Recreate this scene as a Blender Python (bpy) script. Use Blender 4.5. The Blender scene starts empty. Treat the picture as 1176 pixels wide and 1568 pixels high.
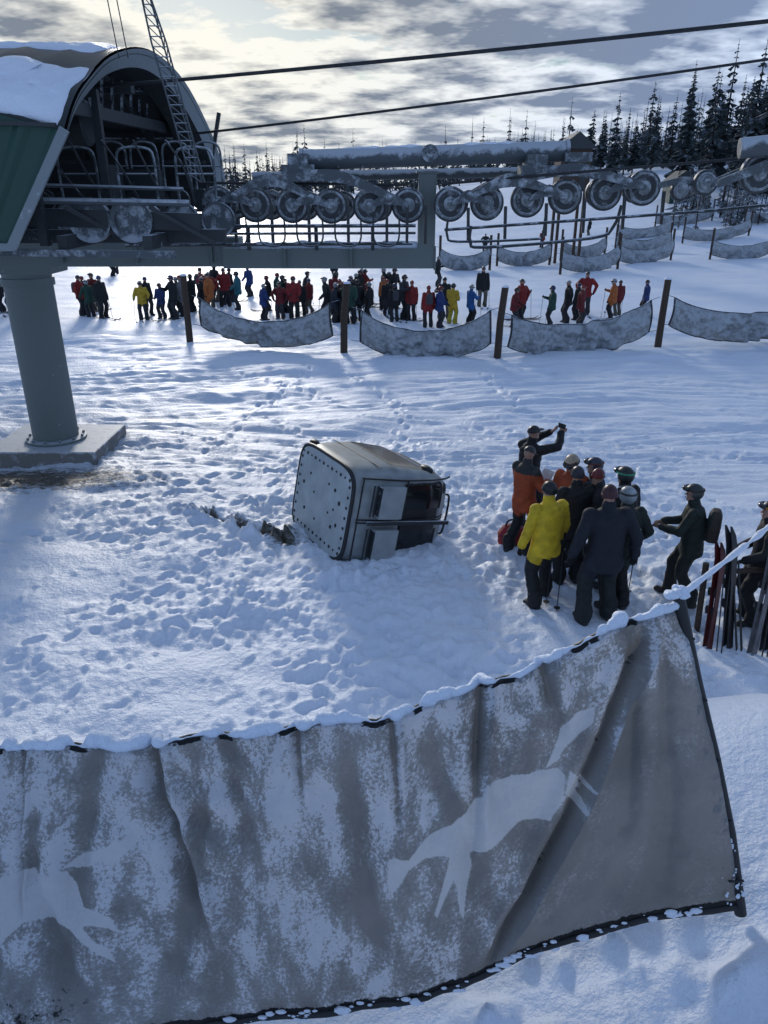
import bpy, math, random, numpy as np
from mathutils import Vector, Matrix
random.seed(7); rng=np.random.default_rng(11)
scene=bpy.context.scene
V=Vector
# ------------------------------------------------------------------ materials
def newmat(name):
    m=bpy.data.materials.new(name); m.use_nodes=True
    nt=m.node_tree; b=nt.nodes["Principled BSDF"]; return m,nt,b
def N(nt,typ,**kw):
    n=nt.nodes.new(typ)
    for k,v in kw.items():
        if k in n.inputs: n.inputs[k].default_value=v
        else: setattr(n,k,v)
    return n
def ramp(nt,fac,stops):
    r=nt.nodes.new("ShaderNodeValToRGB"); el=r.color_ramp.elements
    while len(el)<len(stops): el.new(0.5)
    for e,(p,c) in zip(el,stops):
        e.position=p; e.color=c if len(c)==4 else (*c,1)
    nt.links.new(fac,r.inputs[0]); return r
def mixc(nt,fac,a,b):
    m=nt.nodes.new("ShaderNodeMix"); m.data_type='RGBA'
    for i,x in ((0,fac),(6,a),(7,b)):
        if isinstance(x,bpy.types.NodeSocket): nt.links.new(x,m.inputs[i])
        elif i==0: m.inputs[0].default_value=x
        else: m.inputs[i].default_value=(*x,1)
    return m.outputs[2]
def math_(nt,op,a,b=None,clamp=False):
    m=nt.nodes.new("ShaderNodeMath"); m.operation=op; m.use_clamp=clamp
    for i,x in enumerate((a,b)):
        if x is None: continue
        if isinstance(x,bpy.types.NodeSocket): nt.links.new(x,m.inputs[i])
        else: m.inputs[i].default_value=x
    return m.outputs[0]
def simple(name,col,rough=.6,metal=0,var=.25,scale=8,bump=.0,bscale=60):
    m,nt,b=newmat(name)
    tc=N(nt,"ShaderNodeTexCoord"); no=N(nt,"ShaderNodeTexNoise",Scale=scale,Detail=3.0)
    nt.links.new(tc.outputs["Object"],no.inputs["Vector"])
    r=ramp(nt,no.outputs[0],[(.3,tuple(c*(1-var) for c in col)),(.7,tuple(min(1,c*(1+var)) for c in col))])
    nt.links.new(r.outputs[0],b.inputs["Base Color"])
    b.inputs["Roughness"].default_value=rough; b.inputs["Metallic"].default_value=metal
    if bump>0:
        n2=N(nt,"ShaderNodeTexNoise",Scale=bscale,Detail=2.0); nt.links.new(tc.outputs["Object"],n2.inputs["Vector"])
        bp=N(nt,"ShaderNodeBump",Strength=bump,Distance=.01); nt.links.new(n2.outputs[0],bp.inputs["Height"]); nt.links.new(bp.outputs[0],b.inputs["Normal"])
    return m
def frosty(name,col,frost=(.62,.68,.75),amt=.5,top=.35,rough=.55,metal=.0,scale=5,fmax=.85):
    """painted metal with rime: snow on upward faces, blotchy frost elsewhere"""
    m,nt,b=newmat(name)
    tc=N(nt,"ShaderNodeTexCoord"); ge=N(nt,"ShaderNodeNewGeometry")
    sx=N(nt,"ShaderNodeSeparateXYZ"); nt.links.new(ge.outputs["Normal"],sx.inputs[0])
    no=N(nt,"ShaderNodeTexNoise",Scale=scale,Detail=5.0,Roughness=.7); nt.links.new(tc.outputs["Object"],no.inputs["Vector"])
    n3=N(nt,"ShaderNodeTexNoise",Scale=scale*9,Detail=2.0); nt.links.new(tc.outputs["Object"],n3.inputs["Vector"])
    a=math_(nt,'MULTIPLY',sx.outputs[2],top)
    s=math_(nt,'ADD',no.outputs[0],a); s=math_(nt,'ADD',s,math_(nt,'MULTIPLY',n3.outputs[0],.18))
    r=ramp(nt,s,[(.82-amt*.4,(0,0,0)),(.95-amt*.3,(fmax,)*3)])
    c=mixc(nt,r.outputs[0],col,frost); nt.links.new(c,b.inputs["Base Color"])
    b.inputs["Roughness"].default_value=rough; b.inputs["Metallic"].default_value=metal
    bp=N(nt,"ShaderNodeBump",Strength=.4,Distance=.02); nt.links.new(s,bp.inputs["Height"]); nt.links.new(bp.outputs[0],b.inputs["Normal"])
    return m
M={}
M['post']=frosty("painted_steel_column",(.14,.17,.165),amt=.14,top=.5)
M['steel']=frosty("frosted_steel",(.07,.085,.095),amt=.62,top=.5,fmax=.62)
M['tyre']=frosty("frosted_tyre",(.03,.035,.04),amt=.5,top=.3,fmax=.55)
M['disc']=frosty("frosted_wheel_disc",(.14,.16,.17),amt=.7,top=.2,fmax=.6,scale=9)
M['steel_d']=frosty("dark_steel",(.025,.03,.033),amt=.18,top=.45)
M['galv']=frosty("galvanised_steel",(.20,.23,.24),amt=.3,top=.3,rough=.45,metal=.3)
M['green']=frosty("green_cladding",(.008,.05,.035),amt=-.2,top=.1,rough=.45)
M['roofm']=frosty("roof_sheet",(.02,.028,.03),amt=-.25,top=.1,rough=.4)
M['interior']=simple("interior_sheet",(.02,.025,.027),.5,.2)
M['concrete']=frosty("concrete",(.20,.19,.175),amt=.45,top=.3)
M['wood']=simple("weathered_wood",(.06,.04,.028),.85,scale=20,bump=.5)
M['white_p']=simple("cabin_shaded_white_paint",(.25,.275,.28),.3,.1,.2,5)  # white shell paint greyed down, its shade put into the colour
M['box_p']=simple("ski_rack_panel",(.32,.35,.36),.4,.1,.14,5)
M['floor_p']=simple("cabin_floor_aluminium",(.40,.44,.45),.5,.1,.16,3,.3,8)
M['black']=simple("black_plastic",(.012,.013,.015),.5)
M['rope']=simple("steel_rope",(.03,.032,.035),.5,.4)
m,nt,b=newmat("tinted_window"); b.inputs["Base Color"].default_value=(.015,.017,.018,1); b.inputs["Roughness"].default_value=.1; M['glass']=m
m,nt,b=newmat("bronze_window"); b.inputs["Base Color"].default_value=(.09,.07,.042,1); b.inputs["Roughness"].default_value=.18; M['glass2']=m
def snowmat(name,dirt=False):
    m,nt,b=newmat(name)
    tc=N(nt,"ShaderNodeTexCoord")
    n1=N(nt,"ShaderNodeTexNoise",Scale=16.0,Detail=4.0,Roughness=.65); nt.links.new(tc.outputs["Object"],n1.inputs["Vector"])
    n2=N(nt,"ShaderNodeTexNoise",Scale=.35,Detail=2.0); nt.links.new(tc.outputs["Object"],n2.inputs["Vector"])
    r=ramp(nt,n2.outputs[0],[(.3,(.70,.79,.92)),(.7,(.81,.86,.94))]); col=r.outputs[0]
    if dirt:
        at=N(nt,"ShaderNodeAttribute",attribute_name="dirt")
        n3=N(nt,"ShaderNodeTexNoise",Scale=11.0,Detail=4.0,Roughness=.8)
        mp=N(nt,"ShaderNodeMapping"); mp.inputs["Scale"].default_value=(.4,1.7,1); nt.links.new(tc.outputs["Object"],mp.inputs[0]); nt.links.new(mp.outputs[0],n3.inputs["Vector"])
        f=math_(nt,'SUBTRACT',math_(nt,'ADD',math_(nt,'MULTIPLY',at.outputs["Fac"],.62),n3.outputs[0]),.76)
        f=math_(nt,'MULTIPLY',f,4.5,True)
        dc=ramp(nt,n1.outputs[0],[(.35,(.04,.037,.031)),(.65,(.16,.145,.118))])
        col=mixc(nt,f,col,dc.outputs[0])
    nt.links.new(col,b.inputs["Base Color"]); b.inputs["Roughness"].default_value=.5
    b.inputs["Specular IOR Level"].default_value=.5
    bp=N(nt,"ShaderNodeBump",Strength=.6,Distance=.04); nt.links.new(n1.outputs[0],bp.inputs["Height"]); nt.links.new(bp.outputs[0],b.inputs["Normal"])
    return m
M['snow']=snowmat("snow"); M['ground']=snowmat("snow_ground",True)
# ------------------------------------------------------------------ mesh builder
def rotto(axis):
    return V(axis).normalized().to_track_quat('Z','Y').to_matrix()
class MB:
    def __init__(s): s.v=[]; s.f=[]; s.m=[]
    def add(s,vs,fs,m=0):
        o=len(s.v); s.v.extend([tuple(x) for x in vs]); s.f.extend([tuple(i+o for i in f) for f in fs]); s.m.extend([m]*len(fs))
    def box(s,c,d,m=0,R=None):
        c=V(c); vs=[]
        for z in(-.5,.5):
            for x,y in((-.5,-.5),(.5,-.5),(.5,.5),(-.5,.5)):
                p=V((x*d[0],y*d[1],z*d[2])); vs.append(c+(R@p if R else p))
        s.add(vs,[(0,3,2,1),(4,5,6,7),(0,1,5,4),(1,2,6,5),(2,3,7,6),(3,0,4,7)],m)
    def beam(s,a,b,w,h,m=0):
        a=V(a);b=V(b); d=(b-a); L=d.length; d.normalize()
        up=V((0,0,1)) if abs(d.z)<.95 else V((0,1,0))
        sd=d.cross(up).normalized(); up=sd.cross(d).normalized()
        R=Matrix((d,sd,up)).transposed(); s.box((a+b)/2,(L,w,h),m,R)
    def tube(s,pts,r,seg=8,m=0,caps=True,ry=None):
        pts=[V(p) for p in pts]; n=len(pts)
        rs=r if hasattr(r,'__len__') else [r]*n
        t0=(pts[1]-pts[0]).normalized(); ref=V((0,0,1)) if abs(t0.z)<.9 else V((0,1,0))
        a=t0.cross(ref).normalized(); vs=[]
        for i,p in enumerate(pts):
            t=(pts[min(i+1,n-1)]-pts[max(i-1,0)]).normalized()
            a=(a-t*a.dot(t)).normalized(); b=t.cross(a)
            for k in range(seg):
                an=2*math.pi*k/seg; vs.append(p+(a*math.cos(an)+b*math.sin(an)*(ry or 1))*rs[i])
        fs=[(i*seg+k,i*seg+(k+1)%seg,(i+1)*seg+(k+1)%seg,(i+1)*seg+k) for i in range(n-1) for k in range(seg)]
        if caps: fs+= [tuple(range(seg-1,-1,-1)),tuple((n-1)*seg+k for k in range(seg))]
        s.add(vs,fs,m)
    def cap(s,a,b,ra,rb,m=0,seg=12):
        a=V(a);b=V(b); d=(b-a); L=d.length
        if L<1e-5: d=V((0,0,1))
        d.normalize(); pts=[];rs=[]
        for k in range(1,5): 
            t=k/5*math.pi/2; pts.append(a-d*ra*math.cos(t)); rs.append(ra*math.sin(t))
        pts.append(a);rs.append(ra);pts.append(b);rs.append(rb)
        for k in range(4,0,-1):
            t=k/5*math.pi/2; pts.append(b+d*rb*math.cos(t)); rs.append(rb*math.sin(t))
        s.tube(pts,rs,seg,m)
    def ell(s,c,r,m=0,R=None,seg=16,rings=10,keep=None,nz=0):
        c=V(c); vs=[]
        for i in range(rings+1):
            ph=math.pi*i/rings
            for k in range(seg):
                th=2*math.pi*k/seg; q=1+nz*random.uniform(-1,1)*(0<i<rings); p=V((r[0]*math.sin(ph)*math.cos(th),r[1]*math.sin(ph)*math.sin(th),r[2]*math.cos(ph)))*q; vs.append(p)
        fs=[]
        for i in range(rings):
            for k in range(seg):
                q=(i*seg+k,(i+1)*seg+k,(i+1)*seg+(k+1)%seg,i*seg+(k+1)%seg)
                if i==0: q=(0,q[1],q[2])
                elif i==rings-1: q=(q[0],rings*seg,q[3])
                if keep:
                    ce=sum((vs[j] for j in q),V())/len(q)
                    if not keep(ce): continue
                fs.append(q)
        s.add([c+(R@p if R else p) for p in vs],fs,m)
    def lathe(s,c,axis,prof,seg=24,m=0):
        R=rotto(axis); c=V(c); vs=[]
        for r,h in prof:
            for k in range(seg):
                a=2*math.pi*k/seg; vs.append(c+R@V((r*math.cos(a),r*math.sin(a),h)))
        n=len(prof)
        fs=[(i*seg+k,i*seg+(k+1)%seg,(i+1)*seg+(k+1)%seg,(i+1)*seg+k) for i in range(n-1) for k in range(seg)]
        fs+=[tuple(range(seg-1,-1,-1)),tuple((n-1)*seg+k for k in range(seg))]
        s.add(vs,fs,m)
    def loft(s,rings,m=0,caps=True):
        seg=len(rings[0]); n=len(rings); vs=[p for r in rings for p in r]
        fs=[(i*seg+k,i*seg+(k+1)%seg,(i+1)*seg+(k+1)%seg,(i+1)*seg+k) for i in range(n-1) for k in range(seg)]
        if caps: fs+= [tuple(range(seg-1,-1,-1)),tuple((n-1)*seg+k for k in range(seg))]
        s.add(vs,fs,m)
    def mesh(s,name,mats,smooth=35):
        me=bpy.data.meshes.new(name); me.from_pydata(s.v,[],s.f)
        for x in mats: me.materials.append(x)
        me.polygons.foreach_set("material_index",s.m)
        if smooth:
            me.polygons.foreach_set("use_smooth",[True]*len(s.f)); me.update()
            me.set_sharp_from_angle(angle=math.radians(smooth))
        me.update(); return me
    def obj(s,name,mats,smooth=35,parent=None,bevel=0):
        o=bpy.data.objects.new(name,s.mesh(name,mats,smooth)); scene.collection.objects.link(o)
        if parent: o.parent=parent
        if bevel:
            md=o.modifiers.new("b","BEVEL"); md.width=bevel; md.segments=2; md.limit_method='ANGLE'
        return o
def empty(name,loc=(0,0,0)):
    e=bpy.data.objects.new(name,None); e.location=loc; scene.collection.objects.link(e); return e
# ------------------------------------------------------------------ noise
TAB=rng.random((256,256))
def vn(x,y,seed=0):
    x=np.asarray(x,float)+seed*17.31; y=np.asarray(y,float)+seed*9.77
    xi=np.floor(x).astype(int); yi=np.floor(y).astype(int); fx=x-xi; fy=y-yi
    fx=fx*fx*(3-2*fx); fy=fy*fy*(3-2*fy)
    g=lambda a,b:TAB[a&255,b&255]
    return (g(xi,yi)*(1-fx)+g(xi+1,yi)*fx)*(1-fy)+(g(xi,yi+1)*(1-fx)+g(xi+1,yi+1)*fx)*fy-.5
def fbm(x,y,o=4,seed=0):
    r=0;a=1
    for i in range(o): r=r+a*vn(x*2**i+i*.37*y,y*2**i-i*.37*x,seed+i*3); a*=.5
    return r
def ss(a,b,x):
    t=np.clip((x-a)/(b-a),0,1); return t*t*(3-2*t)
# ------------------------------------------------------------------ terrain
def hbase(x,y):
    x=np.asarray(x,float); y=np.asarray(y,float)
    bank=(2.12+.24*np.clip(x,-1.5,2.2)+.20*ss(.2,1.2,x))*(1-ss(2.5,6.3,y-.25*np.sin(x*.9)))
    far=4.5*ss(60,310,y)+8*ss(38,158,y)*ss(5,65,x)+10*ss(120,420,y)*ss(40,260,x)
    return bank+far+.10*fbm(x*.15,y*.15,3,5)*ss(6,12,y)*4*.35
X0,Y0,RES=-15.,-3.,.03; NX,NY=1001,1134
gx,gy=np.meshgrid(X0+RES*np.arange(NX),Y0+RES*np.arange(NY))
T=ss(4.2,6.2,gy+.5*fbm(gx,gy,2,9))*(1-ss(14,20,gy+1.5*fbm(gx*.3,gy*.3,2,19)))
T=T*(1-.85*ss(4.2,7,gx)*ss(9,11.5,gy))
MOD=np.clip(.60+1.4*fbm(gx*.45,gy*.7,3,13),.18,1.15)*(1-.45*ss(9.5,15,gy))
det=.10*fbm(gx*.4,gy*.8,3,1)*ss(3,6,gy)+.07*fbm(gx*.9,gy*1.6,2,2)*ss(4,6,gy)
rid=.25-np.abs(fbm(gx*2.2+.6*fbm(gx,gy,2,8),gy*2.8,3,61))
det+=T*MOD*(.06*fbm(gx*3.1,gy*3.1,4,21)+.04*fbm(gx*9,gy*9,3,4)+.08*rid)
det+=.010*fbm(gx*5,gy*5,3,31)
LR=ss(.2,1.0,gx)*(1-ss(1.9,2.4,gy))
det+=LR*(.12*fbm(gx*2.3,gy*2.3,4,41)+.05*fbm(gx*8,gy*8,2,43))
def stamp(cx,cy,ang,a,b,d,rim):
    R=max(a,b)*1.9; i0=int((cx-R-X0)/RES); i1=int((cx+R-X0)/RES)+1; j0=int((cy-R-Y0)/RES); j1=int((cy+R-Y0)/RES)+1
    if i0<0 or j0<0 or i1>NX or j1>NY: return
    sx=gx[j0:j1,i0:i1]-cx; sy=gy[j0:j1,i0:i1]-cy
    u=(sx*math.cos(ang)+sy*math.sin(ang))/a; v=(-sx*math.sin(ang)+sy*math.cos(ang))/b; q=np.sqrt(u*u+v*v)
    det[j0:j1,i0:i1]+= -d*(1-ss(.45,1.1,q)) + rim*np.exp(-((q-1.25)/.25)**2)
TM=T*np.clip(MOD,0,1)
for k in range(8000):
    cx=rng.uniform(-14,14); cy=rng.uniform(4.6,21)
    i=int((cx-X0)/RES); j=int((cy-Y0)/RES)
    if rng.random()>TM[j,i]: continue
    stamp(cx,cy,rng.uniform(0,3.14),rng.uniform(.08,.2),rng.uniform(.05,.1),rng.uniform(.015,.06)*TM[j,i],rng.uniform(.0,.018))
for tr in range(28):
    p=np.array([rng.uniform(-13,9),rng.uniform(5.5,20)]); an=rng.uniform(0,6.28)
    for k in range(30):
        an+=rng.normal(0,.10); p=p+rng.uniform(.3,.42)*np.array([math.cos(an),math.sin(an)]); sd=(k%2*2-1)*rng.uniform(.08,.15)
        c=p+sd*np.array([-math.sin(an),math.cos(an)])
        if 5.2<c[1]<24 and c[0]<8: stamp(c[0],c[1],an+rng.normal(0,.2),rng.uniform(.13,.19),rng.uniform(.065,.09),rng.uniform(.03,.075),.018)
for k in range(14000):
    cx=rng.uniform(-14,14); cy=rng.uniform(4.8,18); i=int((cx-X0)/RES); j=int((cy-Y0)/RES)
    if rng.random()>TM[j,i]: continue
    r=rng.uniform(.035,.09)*(1.4 if rng.random()<.1 else .75); stamp(cx,cy,rng.uniform(0,3),r,r*.7,-rng.uniform(.008,.038),0)
for k in range(200):
    cx=rng.uniform(.3,3.5); cy=rng.uniform(.2,2.2); r=rng.uniform(.03,.14); stamp(cx,cy,rng.uniform(0,3),r,r*.8,rng.choice([-1,-1,1])*rng.uniform(.02,.07),0)
for k in range(26):
    cx=rng.uniform(-2,3); cy=6.2+rng.normal(0,.3); r=rng.uniform(.08,.2); stamp(cx,cy,rng.uniform(0,3),r,r*.7,-rng.uniform(.03,.09),0)
for k in range(34):   # rut beside the cabin
    f=k/33; stamp(-3.6+2.2*f,11.97-1.33*f+rng.normal(0,.04),-.54,rng.uniform(.14,.24),.075,.085,.04)
for k in range(60):
    a=rng.uniform(0,6.28); r=rng.uniform(.05,.14); stamp(-.2+1.5*math.cos(a)+rng.normal(0,.15),10.6+1.2*math.sin(a)+rng.normal(0,.15),a,r,r*.7,-rng.uniform(.03,.09),0)
G2=ss(16.0,20,gy)
yy=gy-1.6*np.sin(gx*.16+.6)-.05*gx
det+=G2*(.022*np.sin(yy*2*math.pi/.42)*(.3+1.3*np.clip(vn(gx*.2,yy*.9,7)+.5,0,1))+.08*fbm(gx*.12,yy*1.1,3,8)*1.4)
for k in range(40):
    c0=rng.uniform(12,27); sl=rng.uniform(-.35,.25); cur=rng.uniform(-.02,.02)
    for dd in (0,.25):
        dl=gy-(c0+dd+sl*gx+cur*gx*gx); det+=-.035*np.exp(-(dl/.06)**2)*ss(12,15,gy)
det*=ss(-3,-2.2,gy)*(1-ss(29,31,gy))*ss(-15,-14,gx)*(1-ss(14,15,gx))
def hdet(x,y):
    fx=np.clip((np.asarray(x,float)-X0)/RES,0,NX-1.001); fy=np.clip((np.asarray(y,float)-Y0)/RES,0,NY-1.001)
    i=fx.astype(int); j=fy.astype(int); a=fx-i; b=fy-j
    return (det[j,i]*(1-a)+det[j,i+1]*a)*(1-b)+(det[j+1,i]*(1-a)+det[j+1,i+1]*a)*b
def H(x,y): return float(hbase(x,y)+(hdet(x,y) if abs(x)<15 and y<31 else 0))
ys=[-14,-10,-7,-5,-4,-3.2]+list(np.arange(-2.6,4.5,.035))
y=4.5
while y<900: ys.append(y); y*=1.0055
ys=np.array(ys); NC=840
s=np.linspace(-1,1,NC); s=np.sign(s)*(.72*np.abs(s)+.28*np.abs(s)**3)
W=6+1.05*np.maximum(ys,0)+ .5*np.maximum(ys-40,0)
gxx=s[None,:]*W[:,None]; gyy=np.repeat(ys[:,None],NC,1)
inr=(np.abs(gxx)<15)&(gyy<31)
hz=hbase(gxx,gyy)+np.where(inr,hdet(gxx,gyy),0)
hz+=np.where(gyy>28,.06*fbm(gxx*.5,gyy*.9,3,55)*ss(28,34,gyy)+.25*fbm(gxx*.08,gyy*.1,3,56)*ss(36,60,gyy),0)
nr=len(ys); co=np.stack([gxx,gyy,hz],-1).reshape(-1,3)
idx=np.arange(nr*NC).reshape(nr,NC)
fa=np.stack([idx[:-1,:-1],idx[:-1,1:],idx[1:,1:],idx[1:,:-1]],-1).reshape(-1,4)
def npmesh(name,co,fa,mats,smooth=True):
    me=bpy.data.meshes.new(name); me.vertices.add(len(co)); me.vertices.foreach_set("co",np.ascontiguousarray(co,dtype=np.float32).ravel())
    n=fa.shape[1]; me.loops.add(fa.size); me.loops.foreach_set("vertex_index",fa.astype(np.int32).ravel())
    me.polygons.add(len(fa)); me.polygons.foreach_set("loop_start",np.arange(0,fa.size,n,dtype=np.int32))
    try: me.polygons.foreach_set("loop_total",np.full(len(fa),n,dtype=np.int32))
    except Exception: pass
    me.update(calc_edges=True)
    for m_ in mats: me.materials.append(m_)
    if smooth: me.polygons.foreach_set("use_smooth",np.ones(len(fa),dtype=bool))
    me.validate(); return me
me=npmesh("snow_ground",co,fa,[M['ground']])
X,Yc=co[:,0],co[:,1]
def blob(cx,cy,rx,ry,a=1): return a*np.exp(-(((X-cx)/rx)**2+((Yc-cy)/ry)**2)**1.0)
dirt=blob(-7.6,13.6,3.0,.8,.95)+blob(-7,17,2.6,1.0,.4)+blob(-1.55,10.75,.5,.35,.7)+blob(.2,9.75,1.5,.35,.35)+blob(-.9,9.3,1.0,.25,.25)
ld=np.abs((Yc-11.97)+(X+3.6)*.605)/1.17; dirt+=1.0*np.exp(-(ld/.085)**2)*ss(-3.7,-3.3,X)*(1-ss(-1.7,-1.4,X))
dirt+=blob(-4.5,13.2,2.5,.5,.25)+blob(2.6,9.3,1.6,.8,.22)+.35*np.exp(-((Yc-19-.8*np.sin(X*.3))/.5)**2)*(X<-3)
at=me.attributes.new("dirt","FLOAT","POINT"); at.data.foreach_set("value",np.clip(dirt,0,1).astype(np.float32))
go=bpy.data.objects.new("snow_ground",me); scene.collection.objects.link(go)
# ------------------------------------------------------------------ lift station
st=empty("gondola_lift_station")
prof=[(-5.28,11.25,4.46),(-4.34,11.3,5.92),(-4.25,11.55,6.3),(-4.2,12.0,6.6),(-4.12,12.9,7.02),(-3.98,13.9,7.27),(-3.85,14.8,7.28),(-3.7,15.7,7.02),(-3.55,16.4,6.5),(-3.42,16.9,5.9),(-3.33,17.05,5.25)]
def sm(pr,n=4):
    out=[]
    P=[V(p) for p in pr]
    for i in range(len(P)-1):
        p0=P[max(i-1,0)];p1=P[i];p2=P[i+1];p3=P[min(i+2,len(P)-1)]
        for k in range(n):
            t=k/n; out.append(.5*((2*p1)+(-p0+p2)*t+(2*p0-5*p1+4*p2-p3)*t*t+(-p0+3*p1-3*p2+p3)*t**3))
    out.append(P[-1]); return out
arch=sm(prof[1:],4); cen=V((-4,14.2,5.3))
b=MB(); XL=-13.5
n=len(arch)
NXs=60; vs=[]
for i in range(NXs+1):
    f=i/NXs
    for p in arch:
        x=p.x+(XL-p.x)*f; d=V((0,p.y-cen.y,p.z-cen.z)).normalized(); rib=.025 if i%4==0 else 0
        dz=.28*min(1,f*8)*(1-ss(11.3,14,p.y)) ; vs.append(V((x,p.y,p.z+float(dz)))+d*rib)
b.add(vs,[(i*n+k,i*n+k+1,(i+1)*n+k+1,(i+1)*n+k) for i in range(NXs) for k in range(n-1)],0)
vs2=[V((v.x,cen.y+(v.y-cen.y)*.965,cen.z+(v.z-cen.z)*.95)) for v in vs]
b.add(vs2,[(i*n+k,(i+1)*n+k,(i+1)*n+k+1,i*n+k+1) for i in range(NXs) for k in range(n-1)],1)
rim=[]
for p in arch:
    q=V((p.x-.12,cen.y+(p.y-cen.y)*.89,cen.z+(p.z-cen.z)*.87)); rim.append((p,q))
vsr=[x for a in rim for x in (a[0]+V((.03,0,0)),a[1])]; b.add(vsr,[(2*i,2*i+2,2*i+3,2*i+1) for i in range(n-1)],2)
vsr=[x for a in rim for x in (a[1],a[1]+V((-.5,0,0)))]; b.add(vsr,[(2*i,2*i+2,2*i+3,2*i+1) for i in range(n-1)],1)
for f in (.12,.25,.4):
    pts=[V((p.x+(XL-p.x)*f,cen.y+(p.y-cen.y)*.93,cen.z+(p.z-cen.z)*.90)) for p in arch]; b.tube(pts,.05,6,3)
for kk in (6,12,18,24,30):
    p=arch[kk]; b.tube([V((p.x-.2,cen.y+(p.y-cen.y)*.92,cen.z+(p.z-cen.z)*.89)),V((-12,cen.y+(p.y-cen.y)*.92,cen.z+(p.z-cen.z)*.89))],.035,6,3)
b.obj("shroud",[M['roofm'],M['interior'],M['galv'],M['steel_d']],40,st)
b=MB()
for yy0,sg in ((11.26,1),(17.08,-1)):
    K=120; vv=[]
    for k in range(K+1):
        f=k/K; xt=-4.34+(XL+4.34)*f; xb=-5.28+(XL+5.28)*f
        off=.035*(1 if (k%6) in (0,1) else 0)
        zt=5.92+.28*min(1,f*8); 
        if sg<0: zt=5.25
        zb=4.46 if sg>0 else 4.3
        vv+=[V((xt,yy0-sg*off,zt)),V((xb,yy0-sg*(off+.02),zb))]
    b.add(vv,[(2*k,2*k+1,2*k+3,2*k+2) for k in range(K)],0)
b.beam((-4.3,11.22,5.94),(-5.3,11.2,4.44),.05,.13,1)
b.beam((-5.26,11.22,4.44),(XL,11.22,4.44),.08,.10,1)
b.beam((-4.4,11.2,5.99),(XL,11.2,6.24),.06,.05,2)
b.obj("side_cladding",[M['green'],M['galv'],M['steel_d']],0,st)
def slab(f0,f1,k0,k1,seed,th=.10):
    b=MB(); A=40;B=30; g=[]
    for i in range(A+1):
        row=[]
        for j in range(B+1):
            fi=i/A; fj=j/B; f=f0+(f1-f0)*fi; kk=(k0+(k1-k0)*fj)+1.3*float(fbm(fi*4,seed+fj,2,3))*(1 if fj>.5 else .3); kk=max(0,min(n-1.01,kk))
            a=int(kk); t=kk-a; p=arch[a]*(1-t)+arch[a+1]*t; x=p.x+(XL-p.x)*f + .5*float(fbm(fj*4,seed+9,2,2))*(1 if fi>.5 else .15)
            dz=.28*min(1,f*8)*float(1-ss(11.3,14,p.y)); d=V((0,p.y-cen.y,p.z-cen.z)).normalized()
            e=min(1,min(fi,1-fi)*9)**.5*min(1,min(fj,1-fj)*7)**.5
            row.append(V((x,p.y,p.z+dz))+d*(-.01+th*e*(.9+.6*float(vn(i*.3,j*.3,seed)))))
        g.append(row)
    vs=[p for r in g for p in r]; b.add(vs,[(i*(B+1)+j,i*(B+1)+j+1,(i+1)*(B+1)+j+1,(i+1)*(B+1)+j) for i in range(A) for j in range(B)],0)
    b.obj("roof_snow",[M['snow']],60,st)
slab(.004,.145,.5,9.5,2); slab(.03,.26,12.5,17,8,.09); slab(.24,.55,11.5,15.5,5,.08); slab(.30,.6,1.0,7,15)
b=MB()
b.lathe((-7.05,15.3,-.1),(0,0,1),[(.46,0),(.46,3.55),(.5,3.56),(.5,3.7),(.46,3.71),(.46,4.2)],40,0)
b.lathe((-7.05,15.3,.28),(0,0,1),[(.62,0),(.62,.05),(.5,.06)],40,0)
for k in range(12):
    a=k*math.pi/6; b.lathe((-7.05+.56*math.cos(a),15.3+.56*math.sin(a),.33),(0,0,1),[(.03,0),(.03,.05)],6,0)
b.box((-7.05,15.3,3.95),(1.3,.9,.5),0)
b.obj("column",[M['post']],40,st)
b=MB(); b.box((-7.05,15.35,.06),(2.3,2.0,.44),0); b.obj("concrete_footing",[M['concrete']],0,st,bevel=.03)
b=MB()
b.box((-7.0,14.9,4.12),(8.6,.5,.52),0); b.box((-1.0,14.45,4.04),(3.9,.30,.36),0); b.box((.93,14.45,4.04),(.03,.36,.42),0)
b.beam((-2.7,14.7,4.05),(-3.2,14.8,4.1),.4,.42,0)
for x in (-6,-4.6,-3.2,-1.8,-.6): b.box((x,14.24,4.04) if x>-2.8 else (x,14.6,4.1),(.03,.12,.34),0)
b.box((.77,14.45,4.85),(.31,.30,1.3),0); b.box((.77,14.45,5.47),(.40,.38,.04),0)
b.obj("main_beam",[M['post']],0,st,bevel=.015)
b=MB()
pts=[];rs=[]
for k in range(60):
    f=k/59; pts.append(V((-2.75+3.6*f,14.42,4.225))); rs.append(.03+.03*(float(fbm(k*.35,2,2,6))+.5))
b.tube(pts,rs,10,0,True,ry=2.2)
for (x0,y0,z0_,x1,y1,z1_,rr_) in ((-1.4,14.2,5.80,3.1,14.2,5.94,.07),(5.6,12.9,5.91,8.4,12.35,6.2,.06)):
    pts=[];rs=[]
    for k in range(80):
        f=k/79; pts.append(V((x0+(x1-x0)*f,y0+(y1-y0)*f,z0_+(z1_-z0_)*f))); rs.append(rr_*(.35+1.2*max(0,float(fbm(k*.3,5,3,6))+.35)))
    b.tube(pts,rs,10,0,True,ry=.55)
b.obj("beam_snow",[M['snow']],60,st)
b=MB()
b.beam((-10,12.2,4.95),(-2.9,12.6,4.72),.14,.26,0); b.beam((-10,12.6,4.5),(-2.6,13.0,4.5),.2,.2,0)
b.beam((-12,13.5,4.5),(-2.6,14.0,4.62),.2,.3,0); b.beam((-12,16,4.6),(-2.9,16,4.6),.2,.3,0)
b.beam((-12,12.0,4.4),(-3.2,12.0,4.28),.12,.10,1)
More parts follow.
